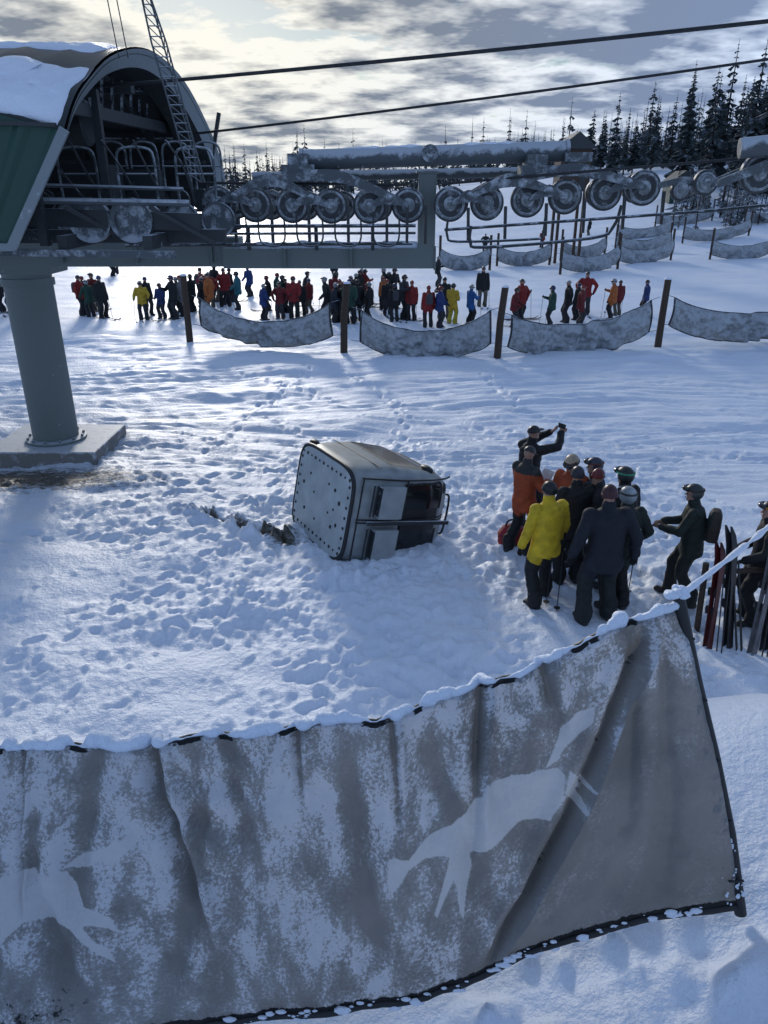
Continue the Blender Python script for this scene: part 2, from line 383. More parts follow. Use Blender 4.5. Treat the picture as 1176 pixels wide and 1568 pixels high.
for x in (-9,-7.6,-6.2,-4.9,-3.6): b.beam((x,12,4.45),(x,16.5,4.5),.14,.2,0); b.beam((x,12.3,4.95),(x+.9,12.6,4.4),.06,.06,0)
for x,y in ((-5.2,12.1),(-4.6,16.4),(-6.9,12.3),(-8.5,12.3),(-4.45,13.0)): b.beam((x,y,4.4),(x,y,6.6),.12,.12,0)
for zz in (4.8,5.25,5.7,6.1): b.beam((-10,16.6,zz),(-3.6,16.5,zz),.06,.06,0)
for k in range(9): b.beam((-9+k*.65,16.7,4.6),(-8.5+k*.65,16.8,6.6),.07,.07,0)
b.beam((-10,14.2,6.75),(-4.2,14.2,6.75),.2,.16,0); b.beam((-4.6,12.2,6.3),(-4.3,16.4,6.3),.12,.18,0)
for k in range(8): b.beam((-4.5,12.4+k*.5,6.35),(-4.5,12.65+k*.5,6.9),.04,.04,0)
b.lathe((-5.4,13.8,6.2),(1,0,0),[(.35,0),(.35,.5),(.3,.55)],20,0)
b.box((-5.3,14.8,5.2),(.9,.7,.8),0); b.box((-6.6,13.6,5.3),(.7,.9,1.0),0); b.box((-4.6,15.6,5.0),(.6,.5,1.1),0)
b.box((-8,16.9,5.4),(8,.04,1.9),0)
for k,x in enumerate((-4.6,-3.95)): 
    b.lathe((x,12.5,4.75),(0,-1,0),[(.1,-.04),(.3,-.05),(.33,-.07),(.33,.07),(.3,.05),(.24,.04),(.1,.06)],26,1)
for k in range(5):
    b.lathe((-5.3+k*.62,13.6,4.72),(0,-1,0),[(.08,-.04),(.25,-.05),(.28,-.07),(.28,.07),(.25,.05),(.08,.06)],26,1)
for k in range(9):
    b.lathe((-6.8+k*.45,16.2,5.0),(0,-1,0),[(.08,-.04),(.2,-.05),(.2,.07),(.08,.06)],18,0)
for k in range(6): b.tube(sm([(-5.9+k*.5,12.9,5.9),(-5.7+k*.5,13.1,5.3+.2*(k%2)),(-5.4+k*.45,13.4,5.0)],4),.018,6,0)
b.obj("drive_machinery",[M['steel_d'],M['steel']],35,st)
b=MB()
def rail(x0,x1,y,z,h=.75,r=.022):
    b.tube(sm([(x0,y,z),(x0,y,z+h*.8),(x0+.12,y,z+h),(x1-.12,y,z+h),(x1,y,z+h*.8),(x1,y,z)],3),r,7,0); b.tube([(x0,y,z+h*.5),(x1,y,z+h*.5)],r*.8,6,0)
for a in range(4): rail(-6.2+a*.95,-5.6+a*.95,13.2,5.05)
for a in range(4): rail(-5.4+a*.6,-4.9+a*.6,15.6,5.2,.8)
b.tube([(-9,12.3,5.1),(-3.0,12.4,5.0)],.05,8,0); b.tube([(-9,12.9,5.35),(-3.2,12.9,5.2)],.03,8,0)
b.obj("railing",[M['steel']],40,st)
b=MB(); p0=V((-3.12,11.4,7.75)); p1=V((-2.86,12.5,5.3))
sd=V((.10,0,0))
for sgn in (-1,1): b.tube([p0+sd*sgn*.35,p0.lerp(p1,.3)+sd*sgn,p1+sd*sgn],.013,6,0)
b.tube([p0+V((0,.2,0)),p0.lerp(p1,.3)+V((0,.24,0)),p1+V((0,.25,0))],.013,6,0)
for k in range(22):
    a=p0.lerp(p1,k/22); c=p0.lerp(p1,(k+1)/22); w=min(1,.35+k/22*2.2)
    b.tube([a-sd*w,a+sd*w],.008,5,0); b.tube([a-sd*w,c+V((0,.22,0))],.007,5,0); b.tube([a+sd*w,c+V((0,.22,0))],.007,5,0)
b.obj("lattice_mast",[M['steel']],40,st)
b=MB()
for a,c in (((-3.12,11.4,7.75),(-3.3,11.2,9.4)),((-3.10,11.4,7.3),(-3.05,11.2,9.2)),((-3.75,12.2,6.9),(-3.9,11.9,9.6)),((-3.62,12.2,6.9),(-3.78,11.9,9.6)),((-3.1,11.4,7.7),(-3.22,11.2,9.4))):
    b.tube([a,c],.008,5,0)
b.obj("guy_wires",[M['rope']],40,st)
# ------------------------------------------------------------------ sheaves
sh=empty("sheave_assembly")
def wheel(b,c,R=.31):
    b.lathe(c,(0,-1,0),[(R-.03,-.05),(R,-.04),(R,.04),(R-.02,.05),(R-.04,.05)],36,1)
    b.lathe((c[0],c[1]-.03,c[2]),(0,-1,0),[(R-.038,-.02),(R-.038,.022),(R-.07,.028),(R-.10,.004),(.13,.0),(.11,.035),(.05,.045)],36,0)
    for k in range(5):
        a=k*1.2566+c[0]; b.lathe((c[0]+.17*math.cos(a),c[1]-.032,c[2]+.17*math.sin(a)),(0,-1,0),[(.022,0),(.022,.006)],8,1)
    b.lathe((c[0],c[1]-.08,c[2]),(0,-1,0),[(.06,-.02),(.06,.02),(.03,.05)],12,2)
wx=[-2.88,-2.24,-1.60,-.92,-.25,.42]; wz=[4.97,4.95,4.94,4.93,4.93,4.94]
w2=[1.15,1.79,2.49,3.14,3.82,4.48]; z2=[4.96,4.98,5.03,5.08,5.14,5.22]
b=MB()
for x,z in zip(wx,wz): wheel(b,(x,14,z),.29)
for x,z in zip(w2,z2): wheel(b,(x,14,z),.29)
wheel(b,(5.16,14.1,5.18),.17)
for x,y,z,r in ((5.97,13,5.43,.30),(5.3,13.4,5.3,.2),(6.7,12.8,5.52,.3),(7.4,12.6,5.6,.3)): wheel(b,(x,y,z),r)
for x,z in zip(wx,wz): wheel(b,(x+.15,14.9,z-.02),.26)
for x,z in zip(w2,z2): wheel(b,(x+.15,14.9,z),.26)
b.obj("sheave_wheels",[M['disc'],M['tyre'],M['galv']],35,sh)
b=MB()
def arm(pts,h,y=13.86,th=.03,m=0):
    P=sm([(p[0],y,p[1]) for p in pts],5); hs=[h]*len(P) if not hasattr(h,'__len__') else [h[0]+(h[1]-h[0])*abs(2*i/(len(P)-1)-1) for i in range(len(P))]
    rings=[]
    for i,p in enumerate(P):
        rings.append([p+V((0,-th/2,-hs[i]/2)),p+V((0,th/2,-hs[i]/2)),p+V((0,th/2,hs[i]/2)),p+V((0,-th/2,hs[i]/2))])
    b.loft(rings,m)
for X_,Z_ in ((wx,wz),(w2,z2)):
    for k in (0,2,4):
        xa,xb=X_[k],X_[k+1]; za,zb=Z_[k],Z_[k+1]
        for yy0 in (13.84,14.14): arm([(xa,za),((xa+xb)/2,(za+zb)/2+.12),(xb,zb)],[.20,.07],yy0)
        b.lathe(((xa+xb)/2,13.81,(za+zb)/2+.12),(0,-1,0),[(.07,-.3),(.07,.03),(.04,.05)],14,0)
    m1=((X_[0]+X_[1])/2,Z_[0]+.14); m2=((X_[2]+X_[3])/2,(Z_[2]+Z_[3])/2+.14); m3=((X_[4]+X_[5])/2,Z_[4]+.17)
    mm=((m1[0]+m2[0])/2+.2,m1[1]+.26)
    for yy0 in (13.80,14.2):
        arm([m1,((m1[0]+m2[0])/2,m1[1]+.24),m2],[.22,.10],yy0,.05)
        arm([mm,((mm[0]+m3[0])/2,(mm[1]+m3[1])/2+.17),m3],[.2,.12],yy0-.01,.06)
    cx=mm[0]+.25; b.box((cx,14.0,mm[1]+.14),(.55,.42,.14),0); b.box((cx,14.1,mm[1]+.28),(.34,.5,.2),0)
b.tube([(-1.42,14.2,5.66),(3.12,14.2,5.80)],.165,24,0)
b.lathe((-1.43,14.2,5.66),(-1,0,0.03),[(.19,-.03),(.19,.03)],24,0); b.lathe((3.14,14.2,5.80),(1,0,.03),[(.19,-.03),(.19,.03)],24,0)
b.lathe((.78,14.02,5.76),(0,-1,0),[(.14,-.05),(.14,.05),(.06,.06),(.06,.12)],16,0)
b.box((3.3,14.1,5.7),(.45,.4,.14),0); b.box((-1.3,14.1,5.45),(.5,.4,.12),0)
b.tube([(-2.4,14.9,5.4),(3.5,15.0,5.5)],.09,14,0)
b.tube([(5.55,12.9,5.78),(8.6,12.3,6.1)],.15,20,0)
for yy0 in (12.86,13.14): arm([(5.3,5.28),(5.75,5.45),(6.3,5.62),(7.4,5.66)],[.16,.12],yy0,.04)
arm([(4.6,5.25),(5.0,5.34),(5.4,5.32)],.1,13.6,.05)
b.box((6.2,13,5.7),(.4,.35,.2),0)
for x in np.arange(-1.2,3.0,.42): b.lathe((x,14.03,5.55),(0,-1,0),[(.02,-.02),(.02,.03)],6,0)
b.obj("rocker_arms",[M['steel']],35,sh)
b=MB()
def up(pts,r=.022,m=0): b.tube(sm(pts,4),r,7,m)
for z,r in ((4.62,.03),(4.50,.022)): b.tube([(-5.5,13.7,z-.02),(.55,13.8,z)],r,8,0)
b.tube([(1.05,13.8,4.55),(5.5,13.6,4.86),(8.5,12.6,5.2)],.025,8,0); b.tube([(-4.5,13.7,4.3),(.5,13.8,4.33)],.03,8,0)
for x in wx+[-3.4,.1]: b.beam((x+.3,13.8,4.95),(x+.3,13.8,4.32),.05,.06,0)
for x,z in zip(w2,z2): b.beam((x+.3,13.8,z-.05),(x+.32,13.8,z-.58),.05,.05,0)
up([(1.1,13.75,4.72),(1.1,13.75,4.45),(1.3,13.75,4.36),(2.6,13.75,4.40),(2.75,13.75,4.46),(2.78,13.75,4.75)])
up([(1.5,13.7,4.62),(1.5,13.7,4.36),(1.75,13.7,4.27),(3.6,13.7,4.42),(3.95,13.7,4.6),(4.05,13.7,4.95)],.028)
for k in range(5):
    x=-2.6+k*.66; up([(x-.22,13.72,4.8),(x-.22,13.72,4.42),(x-.1,13.72,4.30),(x+.12,13.72,4.30),(x+.22,13.72,4.42),(x+.22,13.72,4.75)],.016)
for x in (-2.4,-1.2,-.2): b.beam((x,14.0,4.2),(x,14.0,4.6),.06,.08,0)
b.obj("catcher_rails",[M['steel_d']],40,sh)
def rope(name,a,c,sag,r,ext=1.0):
    a=V(a);c=V(c); b=MB(); pts=[]
    for k in range(41):
        t=k/40*ext; p=a.lerp(c,t); p.z-=sag*4*t*(1-t) if t<=1 else 0; pts.append(p)
    b.tube(pts,r,8,0); b.obj(name,[M['rope']])
rope("haul_rope",(-4.6,13.6,6.70),(15,8.2,7.85),.12,.026)
rope("haul_rope",(-3.9,16.1,6.16),(16,12.0,8.35),.14,.022)
rope("haul_rope",(-3.2,13.98,5.30),(.4,13.98,5.27),0,.022)
rope("haul_rope",(1.0,13.98,5.28),(9.5,12.5,5.9),-.02,.022)
# ------------------------------------------------------------------ gondola cabin
gc=empty("gondola_cabin")
A_,B_,HH=.96,.76,2.0
def prof_s(z):
    return float(np.interp(z,[0,.04,.16,.8,1.4,1.68,1.85,1.95,2.0],[.93,.965,1.0,1.07,1.0,.90,.78,.6,.45]))
b=MB(); SEG=280; ZN=170
zs=np.linspace(0,HH,ZN); kern=np.ones(7)/7
sc=np.array([prof_s(z) for z in np.linspace(-.04,HH+.04,ZN+6)]); sc=np.convolve(sc,kern,'valid')
def rr(u,v,cu,cv,hu,hv,r):
    du=abs(u-cu)-(hu-r); dv=abs(v-cv)-(hv-r)
    return math.hypot(max(du,0),max(dv,0))+min(max(du,dv),0)-r
def region(x,y,z,s):
    if abs(x)/A_>abs(y)/B_:
        if x<0:
            d=min(rr(y,z,.34,1.25,.265,.43,.09),rr(y,z,-.34,1.25,.265,.43,.09))
            if d<-.028: return 1,d
            if d<0: return 3,d
        else:
            d=rr(y,z,0,1.25,.56,.38,.1)
            if d<-.03: return 1,d
            if d<0: return 3,d
    else:
        d=rr(x,z,0,1.18,.70,.46,.12)
        if abs(x)<.02 and d<0: return 3,d
        if d<-.03: return 2,d
        if d<0: return 3,d
    return 0,d
rings=[]
for i,z in enumerate(zs):
    r=[]
    for k in range(SEG):
        t=2*math.pi*k/SEG; c,s_=math.cos(t),math.sin(t); e=2/5.5
        x=A_*sc[i]*math.copysign(abs(c)**e,c); y=B_*sc[i]*math.copysign(abs(s_)**e,s_); r.append((x,y,z))
    rings.append(r)
vs=[p for r in rings for p in r]; nv=[]
for (x,y,z) in vs:
    m_,d=region(x,y,z,1); f=1-.022*min(1,max(0,-d/.03)); nv.append((x*f,y*f,z))
for i in range(ZN-1):
    for k in range(SEG):
        q=(i*SEG+k,i*SEG+(k+1)%SEG,(i+1)*SEG+(k+1)%SEG,(i+1)*SEG+k)
        cx,cy,cz=[sum(vs[j][a] for j in q)/4 for a in range(3)]
        m_,d=region(cx,cy,cz,1)
        if cz<.05: m_=3
        b.f.append(q); b.m.append(m_)
b.v=nv
b.add([nv[k] for k in range(SEG)],[tuple(range(SEG-1,-1,-1))],4); b.add([nv[(ZN-1)*SEG+k] for k in range(SEG)],[tuple(range(SEG))],0)
b.obj("cabin_shell",[M['white_p'],M['glass'],M['glass2'],M['black'],M['floor_p']],30,gc)
b=MB()
xs_=lambda z:-(A_*prof_s(z))
for yy0,r in ((-.665,.015),(.665,.015),(-.024,.013),(.024,.013)): b.tube([(xs_(z)*(1.0 if abs(yy0)<.5 else .992),yy0,z) for z in np.linspace(.12,1.82,30)],r,6,0)
for z in (.14,.88): b.tube([(xs_(z)-.002,y,z) for y in np.linspace(-.665,.665,12)],.012,6,0)
for sy in (-1,1):
    b.tube([(x,sy*B_*prof_s(.5),.5) for x in np.linspace(-.80,.80,12)],.008,6,0)
b.obj("door_seals",[M['black']],40,gc)
b=MB()
def disc(x,y,r): b.lathe((x,y,-.004),(0,0,-1),[(r,0),(r,.006),(r*.5,.008)],12,0)
for k in range(12):
    x=-.80+k*.146; 
    for y in (-.58,.58): disc(x,y,.018 if k%2 else .026)
for k in range(7):
    y=-.48+k*.16
    for x in (-.83,.83): disc(x,y,.024)
for x,y,r in ((-.45,-.28,.03),(-.45,0,.02),(-.42,.3,.03),(-.6,.15,.035),(-.6,-.2,.03),(-.2,.33,.02),(.1,-.35,.02),(.45,.3,.02),(.5,-.3,.03),(-.3,-.1,.018),(.25,.05,.018),(.65,.1,.03)): disc(x,y,r)
b.tube([(math.copysign(abs(math.cos(t))**.36,math.cos(t))*.935,math.copysign(abs(math.sin(t))**.36,math.sin(t))*.74,.02) for t in np.linspace(0,2*math.pi,80)],.026,8,0,False)
b.obj("floor_fasteners",[M['black']],30,gc)
b=MB()
for y in (-.34,.34):
    b.box((-1.10,y,.60),(.06,.50,.40),0); b.box((-1.05,y,.42),(.12,.44,.05),1); b.box((-1.05,y,.78),(.10,.44,.04),1)
    b.box((-1.132,y,.60),(.006,.40,.30),0)
    for q in (.3,.36): b.box((-1.03,y,q),(.02,.5,.02),1)
b.box((-1.06,.0,1.0),(.03,.06,1.5),1)
b.obj("ski_racks",[M['box_p'],M['steel_d'],M['floor_p']],0,gc,bevel=.012)
b=MB()
b.tube(sm([(0,0,1.96),(0,0,2.12),(.0,-.05,2.26),(0,-.1,2.42)],4),.045,12,0); b.box((0,0,2.01),(.5,.3,.05),0)
b.box((0,0,2.05),(.12,.5,.07),0)
for sx in (-1,1): b.ell((sx*.70,.45,1.77),(.16,.11,.06),1,Matrix.Rotation(sx*.5,3,'Y'))
b.ell((-.55,.72,1.50),(.16,.06,.08),1); b.ell((.75,.72,.14),(.14,.06,.07),1)
b.tube(sm([(-.62,-.3,1.84),(-.7,-.3,1.95),(-.7,.3,1.95),(-.62,.3,1.84)],4),.018,8,1)
b.obj("hanger_and_bumpers",[M['galv'],M['black']],40,gc)
tilt=math.radians(12)
ax=V((.866*math.cos(tilt),.5*math.cos(tilt),-math.sin(tilt))); lx=V((-.5,.866,0)); ly=ax.cross(lx).normalized()
R=Matrix((lx,ly,ax)).transposed(); fc=V((-1.0,10.78,.72))
gc.matrix_world=Matrix.Translation(fc)@R.to_4x4()
# ------------------------------------------------------------------ foreground banner
SP=[-250,0,120,240,450,600,700,800,900,960,1040]
TP=np.array([(-2.06,2.2,3.26),(-1.47,2.24,3.24),(-1.18,2.26,3.23),(-.88,2.28,3.23),(-.35,2.31,3.28),(.03,2.33,3.32),(.28,2.35,3.41),(.53,2.36,3.50),(.77,2.38,3.64),(.92,2.39,3.715),(1.10,2.4,3.77)])
BP=np.array([(-2.09,1.75,2.11),(-1.49,1.8,2.11),(-1.19,1.82,2.15),(-.73,1.84,2.23),(-.28,1.89,2.24),(.08,1.91,2.25),(.34,1.93,2.36),(.61,1.95,2.53),(.88,1.97,2.62),(1.05,1.985,2.66),(1.366,2.0,2.68)])
TY=[1150,1148,1146,1140,1115,1098,1065,1032,980,950,928]; BX=[-250,0,120,300,480,620,720,830,940,1010,1135]; BY=[1640,1620,1600,1570,1552,1538,1500,1450,1418,1405,1390]
NS,NT=900,300
S=np.linspace(-250,1040,NS)
def ev(P):
    r=np.stack([np.interp(S,SP,P[:,k]) for k in range(3)],-1); k=np.hanning(61); k/=k.sum()
    pad=np.concatenate([2*r[:1]-r[30:0:-1],r,2*r[-1:]-r[-2:-32:-1]]); return np.stack([np.convolve(pad[:,c],k,'valid') for c in range(3)],-1)
tp,bp_=ev(TP),ev(BP); t=np.linspace(0,1,NT)
P=tp[None]*(1-t[:,None,None])+bp_[None]*t[:,None,None]
SS,TT=np.meshgrid(S,t)
nrm=np.array([0.,-.9,.42])
dsp=.06*np.sin(TT*math.pi)
crease=np.zeros(SS.shape)  # fold lines where shade is painted into the cloth colour
def fold(pts,w,a,t0=0,t1=1,fd=.15,sharp=.35):
    global dsp,crease
    c=np.interp(TT,[p[0] for p in pts],[p[1] for p in pts])+9*fbm(TT*3,TT*0+pts[0][1],2,7); q=(SS-c)/w; env=ss(t0-fd,t0+.01,TT)*(1-ss(t1-fd,t1+.01,TT))
    v=np.where(q<0,np.exp(-(q/1.0)**2),np.exp(-(q/sharp)**2))
    dsp=dsp+env*a*(-v+.75*np.exp(-((q-1.2)/.7)**2)+.3*np.exp(-((q+2.2)/1.3)**2))
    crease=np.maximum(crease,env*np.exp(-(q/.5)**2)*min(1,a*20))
fold([(0,44),(1,50)],5,.016,0,.6); fold([(0,236),(.12,240),(.3,262),(1,320)],15,.070,0,.85,.5); fold([(0,456),(1,450)],9,.040,0,.35,.3); fold([(0,600),(1,606)],9,.035,0,.45,.3)
fold([(0,738),(.3,722),(1,690)],12,.055,0,.7,.5); fold([(0,832),(.25,850),(1,870)],12,.040,0,.3,.2); fold([(0,340),(1,430)],30,.035,0,.7,.5); fold([(0,150),(1,80)],40,.035,.1,1,.4)
fold([(.08,975),(.3,915),(.55,846),(.8,775),(1,720)],13,.080,.12,1,.15,.3); fold([(0,962),(.5,935),(1,890)],24,.035,0,.8,.4); fold([(0,520),(1,570)],45,.03,.2,1,.4); fold([(0,640),(1,770)],30,.03,.3,1,.4)
fold([(.3,300),(1,200)],35,.035,.3,1,.4); fold([(.4,60),(1,160)],26,.035,.4,1,.4); fold([(0,-40),(1,-90)],20,.04,0,1,.4); fold([(.2,1000),(1,960)],22,.03,.2,1,.3)
dsp+= .034*fbm(SS/90,TT*4,4,71)+.012*fbm(SS/22,TT*14,3,75)
dsp+= .013*np.sin((TT*440-SS*.25)/13+3*fbm(SS/80,TT*3,2,5))*ss(.0,.15,TT)*(1-ss(.3,.6,TT))*(1-ss(250,600,SS))
P=P+nrm*dsp[...,None]
P[...,2]+=(.016*fbm(S/18,S*0,3,3)+.012*np.abs(np.sin((S+20)/66)))[None]*(1-TT[...])*(TT<1)
Pf=P.reshape(-1,3); idx=np.arange(NS*NT).reshape(NT,NS)
fa=np.stack([idx[:-1,:-1],idx[1:,:-1],idx[1:,1:],idx[:-1,1:]],-1).reshape(-1,4)
# printed leaping-animal artwork, drawn in the banner template's own units
polys=[
[(595,1300),(607,1298),(625,1302),(640,1282),(655,1268),(690,1255),(705,1240),(725,1215),(745,1195),(780,1180),(820,1172),(850,1170),(858,1180),(855,1205),(848,1225),(835,1245),(815,1245),(790,1250),(770,1265),(745,1285),(718,1300),(720,1320),(712,1350),(706,1395),(700,1380),(698,1350),(692,1335),(680,1360),(668,1392),(664,1385),(675,1345),(683,1315),(685,1300),(665,1298),(645,1302),(625,1318),(610,1340),(600,1352),(593,1335)],
[(865,1172),(885,1185),(905,1200),(888,1198),(882,1210),(892,1235),(870,1222),(858,1205)],
[(830,1170),(845,1140),(855,1115),(875,1090),(903,1078),(900,1100),(880,1120),(860,1140),(848,1160)],
[(-60,1330),(0,1335),(50,1325),(90,1330),(110,1328),(125,1345),(140,1375),(165,1378),(185,1385),(200,1412),(180,1400),(155,1398),(140,1402),(160,1420),(180,1435),(190,1458),(165,1440),(140,1420),(110,1408),(80,1400),(50,1400),(20,1425),(-60,1440)],
[(105,1325),(130,1305),(170,1290),(205,1270),(225,1255),(215,1285),(190,1305),(150,1318),(125,1325)]]
def conv(px,py):
    s_=px
    for _ in range(6):
        ty=np.interp(s_,SP,TY); by=np.interp(s_,SP,BY); tt=(py-ty)/(by-ty); s_+= px-(s_*(1-tt)+np.interp(s_,SP,BX)*tt)
    return s_,tt
logo=np.zeros(SS.shape,bool)
for pl in polys:
    q=[conv(*p) for p in pl]; ins=np.zeros(SS.shape,bool); j=len(q)-1
    for i in range(len(q)):
        xi,yi=q[i];xj,yj=q[j]
        c=((yi>TT)!=(yj>TT))&(SS<(xj-xi)*(TT-yi)/((yj-yi) if abs(yj-yi)>1e-9 else 1e-9)+xi); ins^=c; j=i
    logo|=ins
M_b,nt,bs=newmat("banner_mesh_fabric")
al=N(nt,"ShaderNodeAttribute",attribute_name="logo"); uv=N(nt,"ShaderNodeUVMap",uv_map="UVMap")
mp=N(nt,"ShaderNodeMapping"); mp.inputs["Scale"].default_value=(1.5,.85,1); mp.inputs["Rotation"].default_value=(0,0,.5); nt.links.new(uv.outputs[0],mp.inputs[0])
f1=N(nt,"ShaderNodeTexNoise",Scale=5.5,Detail=7.0,Roughness=.66,Distortion=.3); nt.links.new(mp.outputs[0],f1.inputs["Vector"])
f2=N(nt,"ShaderNodeTexNoise",Scale=75.0,Detail=4.0,Roughness=.8); nt.links.new(uv.outputs[0],f2.inputs["Vector"])
af=N(nt,"ShaderNodeAttribute",attribute_name="frost")
fr=math_(nt,'ADD',math_(nt,'MULTIPLY',f1.outputs[0],1.0),math_(nt,'MULTIPLY',f2.outputs[0],.75)); fr=math_(nt,'ADD',fr,af.outputs["Fac"])
frr=ramp(nt,fr,[(.80,(.03,.03,.03)),(.93,(.20,.20,.20)),(1.01,(.55,.55,.55)),(1.12,(.97,.97,.97))])
f3=N(nt,"ShaderNodeTexNoise",Scale=2.5,Detail=4.0); nt.links.new(uv.outputs[0],f3.inputs["Vector"])
basec=ramp(nt,f3.outputs[0],[(.3,(.22,.218,.212)),(.7,(.33,.328,.32))])
c=mixc(nt,frr.outputs[0],basec.outputs[0],(.76,.80,.87))
lf=math_(nt,'MULTIPLY',al.outputs["Fac"],math_(nt,'SUBTRACT',1.2,math_(nt,'MULTIPLY',f2.outputs[0],.5)),True)
c=mixc(nt,lf,c,(.74,.77,.81))
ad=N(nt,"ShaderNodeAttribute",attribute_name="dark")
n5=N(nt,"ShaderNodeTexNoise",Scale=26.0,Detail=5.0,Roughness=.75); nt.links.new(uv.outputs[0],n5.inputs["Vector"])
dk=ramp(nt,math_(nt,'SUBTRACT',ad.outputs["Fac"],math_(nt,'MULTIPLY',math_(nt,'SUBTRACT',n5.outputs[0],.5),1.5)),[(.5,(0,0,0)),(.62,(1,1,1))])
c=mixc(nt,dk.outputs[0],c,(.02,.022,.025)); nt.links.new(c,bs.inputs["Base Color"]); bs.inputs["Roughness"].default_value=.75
wv=N(nt,"ShaderNodeTexWave",Scale=90.0); nt.links.new(uv.outputs[0],wv.inputs["Vector"])
wv2=N(nt,"ShaderNodeTexWave",Scale=90.0,bands_direction='Y'); nt.links.new(uv.outputs[0],wv2.inputs["Vector"])
hh=math_(nt,'ADD',math_(nt,'MULTIPLY',math_(nt,'ADD',wv.outputs["Fac"],wv2.outputs["Fac"]),.12),math_(nt,'MULTIPLY',fr,1.8))
bpn=N(nt,"ShaderNodeBump",Strength=.75,Distance=.018); nt.links.new(hh,bpn.inputs["Height"]); nt.links.new(bpn.outputs[0],bs.inputs["Normal"])
tr=N(nt,"ShaderNodeBsdfTranslucent"); nt.links.new(c,tr.inputs[0]); mxs=N(nt,"ShaderNodeMixShader"); mxs.inputs[0].default_value=.18
out=nt.nodes["Material Output"]; nt.links.new(bs.outputs[0],mxs.inputs[1]); nt.links.new(tr.outputs[0],mxs.inputs[2]); nt.links.new(mxs.outputs[0],out.inputs[0])
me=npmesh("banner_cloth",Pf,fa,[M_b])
uvl=me.uv_layers.new(name="UVMap"); Lm=np.stack([SS*.00255,-TT*1.12],-1).reshape(-1,2)
uvl.data.foreach_set("uv",Lm[fa.ravel()].astype(np.float32).ravel())
diag=985-270*TT
GAPS=((0,10),(-120,20),(120,14),(290,28),(345,12),(440,14),(575,22),(640,8),(770,26),(885,18),(905,9),(962,10))
gap1=np.zeros(NS)
for gc0,gw in GAPS: gap1=np.maximum(gap1,np.exp(-((S-gc0)/gw)**2))
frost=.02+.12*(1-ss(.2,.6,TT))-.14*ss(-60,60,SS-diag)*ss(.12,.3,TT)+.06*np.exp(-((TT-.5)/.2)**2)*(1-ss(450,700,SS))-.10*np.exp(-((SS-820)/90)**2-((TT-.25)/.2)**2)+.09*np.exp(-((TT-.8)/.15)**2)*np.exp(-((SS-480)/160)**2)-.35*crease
for nm,a in (("logo",logo.astype(float)),("frost",frost),("dark",np.clip(.85*ss(.955,.985,TT)+.56*ss(.66,.90,TT)*(1-ss(-20,330,SS))+1.0*(TT<.022)*gap1[None]+.42*crease,0,1))):  # dark: black hem and band, plus shade painted along the creases
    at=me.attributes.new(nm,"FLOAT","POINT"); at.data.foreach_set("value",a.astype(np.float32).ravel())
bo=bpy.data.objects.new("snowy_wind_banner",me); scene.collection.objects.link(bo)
b=MB(); Pt=P[0]; Pb=P[-1]
b.tube([V(Pt[i])+V((0,.004,-.004)) for i in range(0,NS,8)],.010,8,0)
b.tube([V(Pb[i]) for i in range(0,NS,8)],.014,8,0)
rt=V(Pt[-1]); rb=V(Pb[-1])
b.tube([rt+V((-.01,0,.05)),rt.lerp(rb,.25)+V((.008,0,0)),rt.lerp(rb,.5)+V((.018,0,0)),rt.lerp(rb,.75)+V((.018,0,0)),rb+V((.01,0,-.04))],.023,12,0)
for kk in range(5): 
    q=rt.lerp(rb,.1+kk*.2); b.tube([q+V((-.03,-.02,0)),q+V((.025,-.025,.01))],.005,5,0)
b.obj("edge_trim",[M['black']],50,bo)
b=MB(); rs=[];pts=[]
for i in range(0,NS,2):
    x=S[i]; g=.5+1.1*float(fbm(x/22,2.2,4,91)); gap=gap1[i]
    r=.011+.022*max(0,g); r*=(1-.93*gap); rs.append(max(.002,r)); pts.append(V(Pt[i])+V((0,-.006,.003+r*.6)))
b.tube(pts,rs,12,0)
for k in range(130):
    i=int(np.clip(rng.choice([420,470,560,590,640,700,735,800,850])+rng.normal(0,14),330,NS-4)); r=rng.uniform(.003,.020)*rng.random(); p=V(Pb[i])+V((0,-.008,.006+rng.uniform(-.02,.03))); b.ell(p,(r*1.9,r*.7,r*rng.uniform(.6,1.2)),0,None,9,7,nz=.15)
for k in range(70):
    f=rng.random()**.5; p=rt.lerp(rb,f*.98)+V((-.03+rng.uniform(-.02,.05),-.018,0)); r=rng.uniform(.002,.010)*rng.random()+.002; b.ell(p,(r,r*.7,r*1.5),0,None,8,6,nz=.15)
for k in range(9): b.ell(rt+V((rng.uniform(-.05,.03),rng.uniform(-.02,.02),.050+rng.uniform(0,.02))),(rng.uniform(.015,.03),.025,.016),0,None,12,8,nz=.06)
b.obj("snow_cap",[M['snow']],60,bo)
b=MB(); a0=rt+V((0,0,.05)); a1=V((3.6,5.2,3.75)); pts=[];rs=[]
for k in range(90):
    t_=k/89; p=a0.lerp(a1,t_); p.z-=.10*math.sin(t_*math.pi); pts.append(p); rs.append(.010+.013*max(-.4,float(fbm(k*.35,1,3,4))+.1))
b.tube(pts,rs,8,0); b.obj("snowy_rope",[M['snow']],60)
b=MB(); b.tube([(3.6,5.2,H(3.6,5.2)-.1),(3.6,5.2,3.8)],.05,10,0); b.obj("fence_post",[M['wood']])
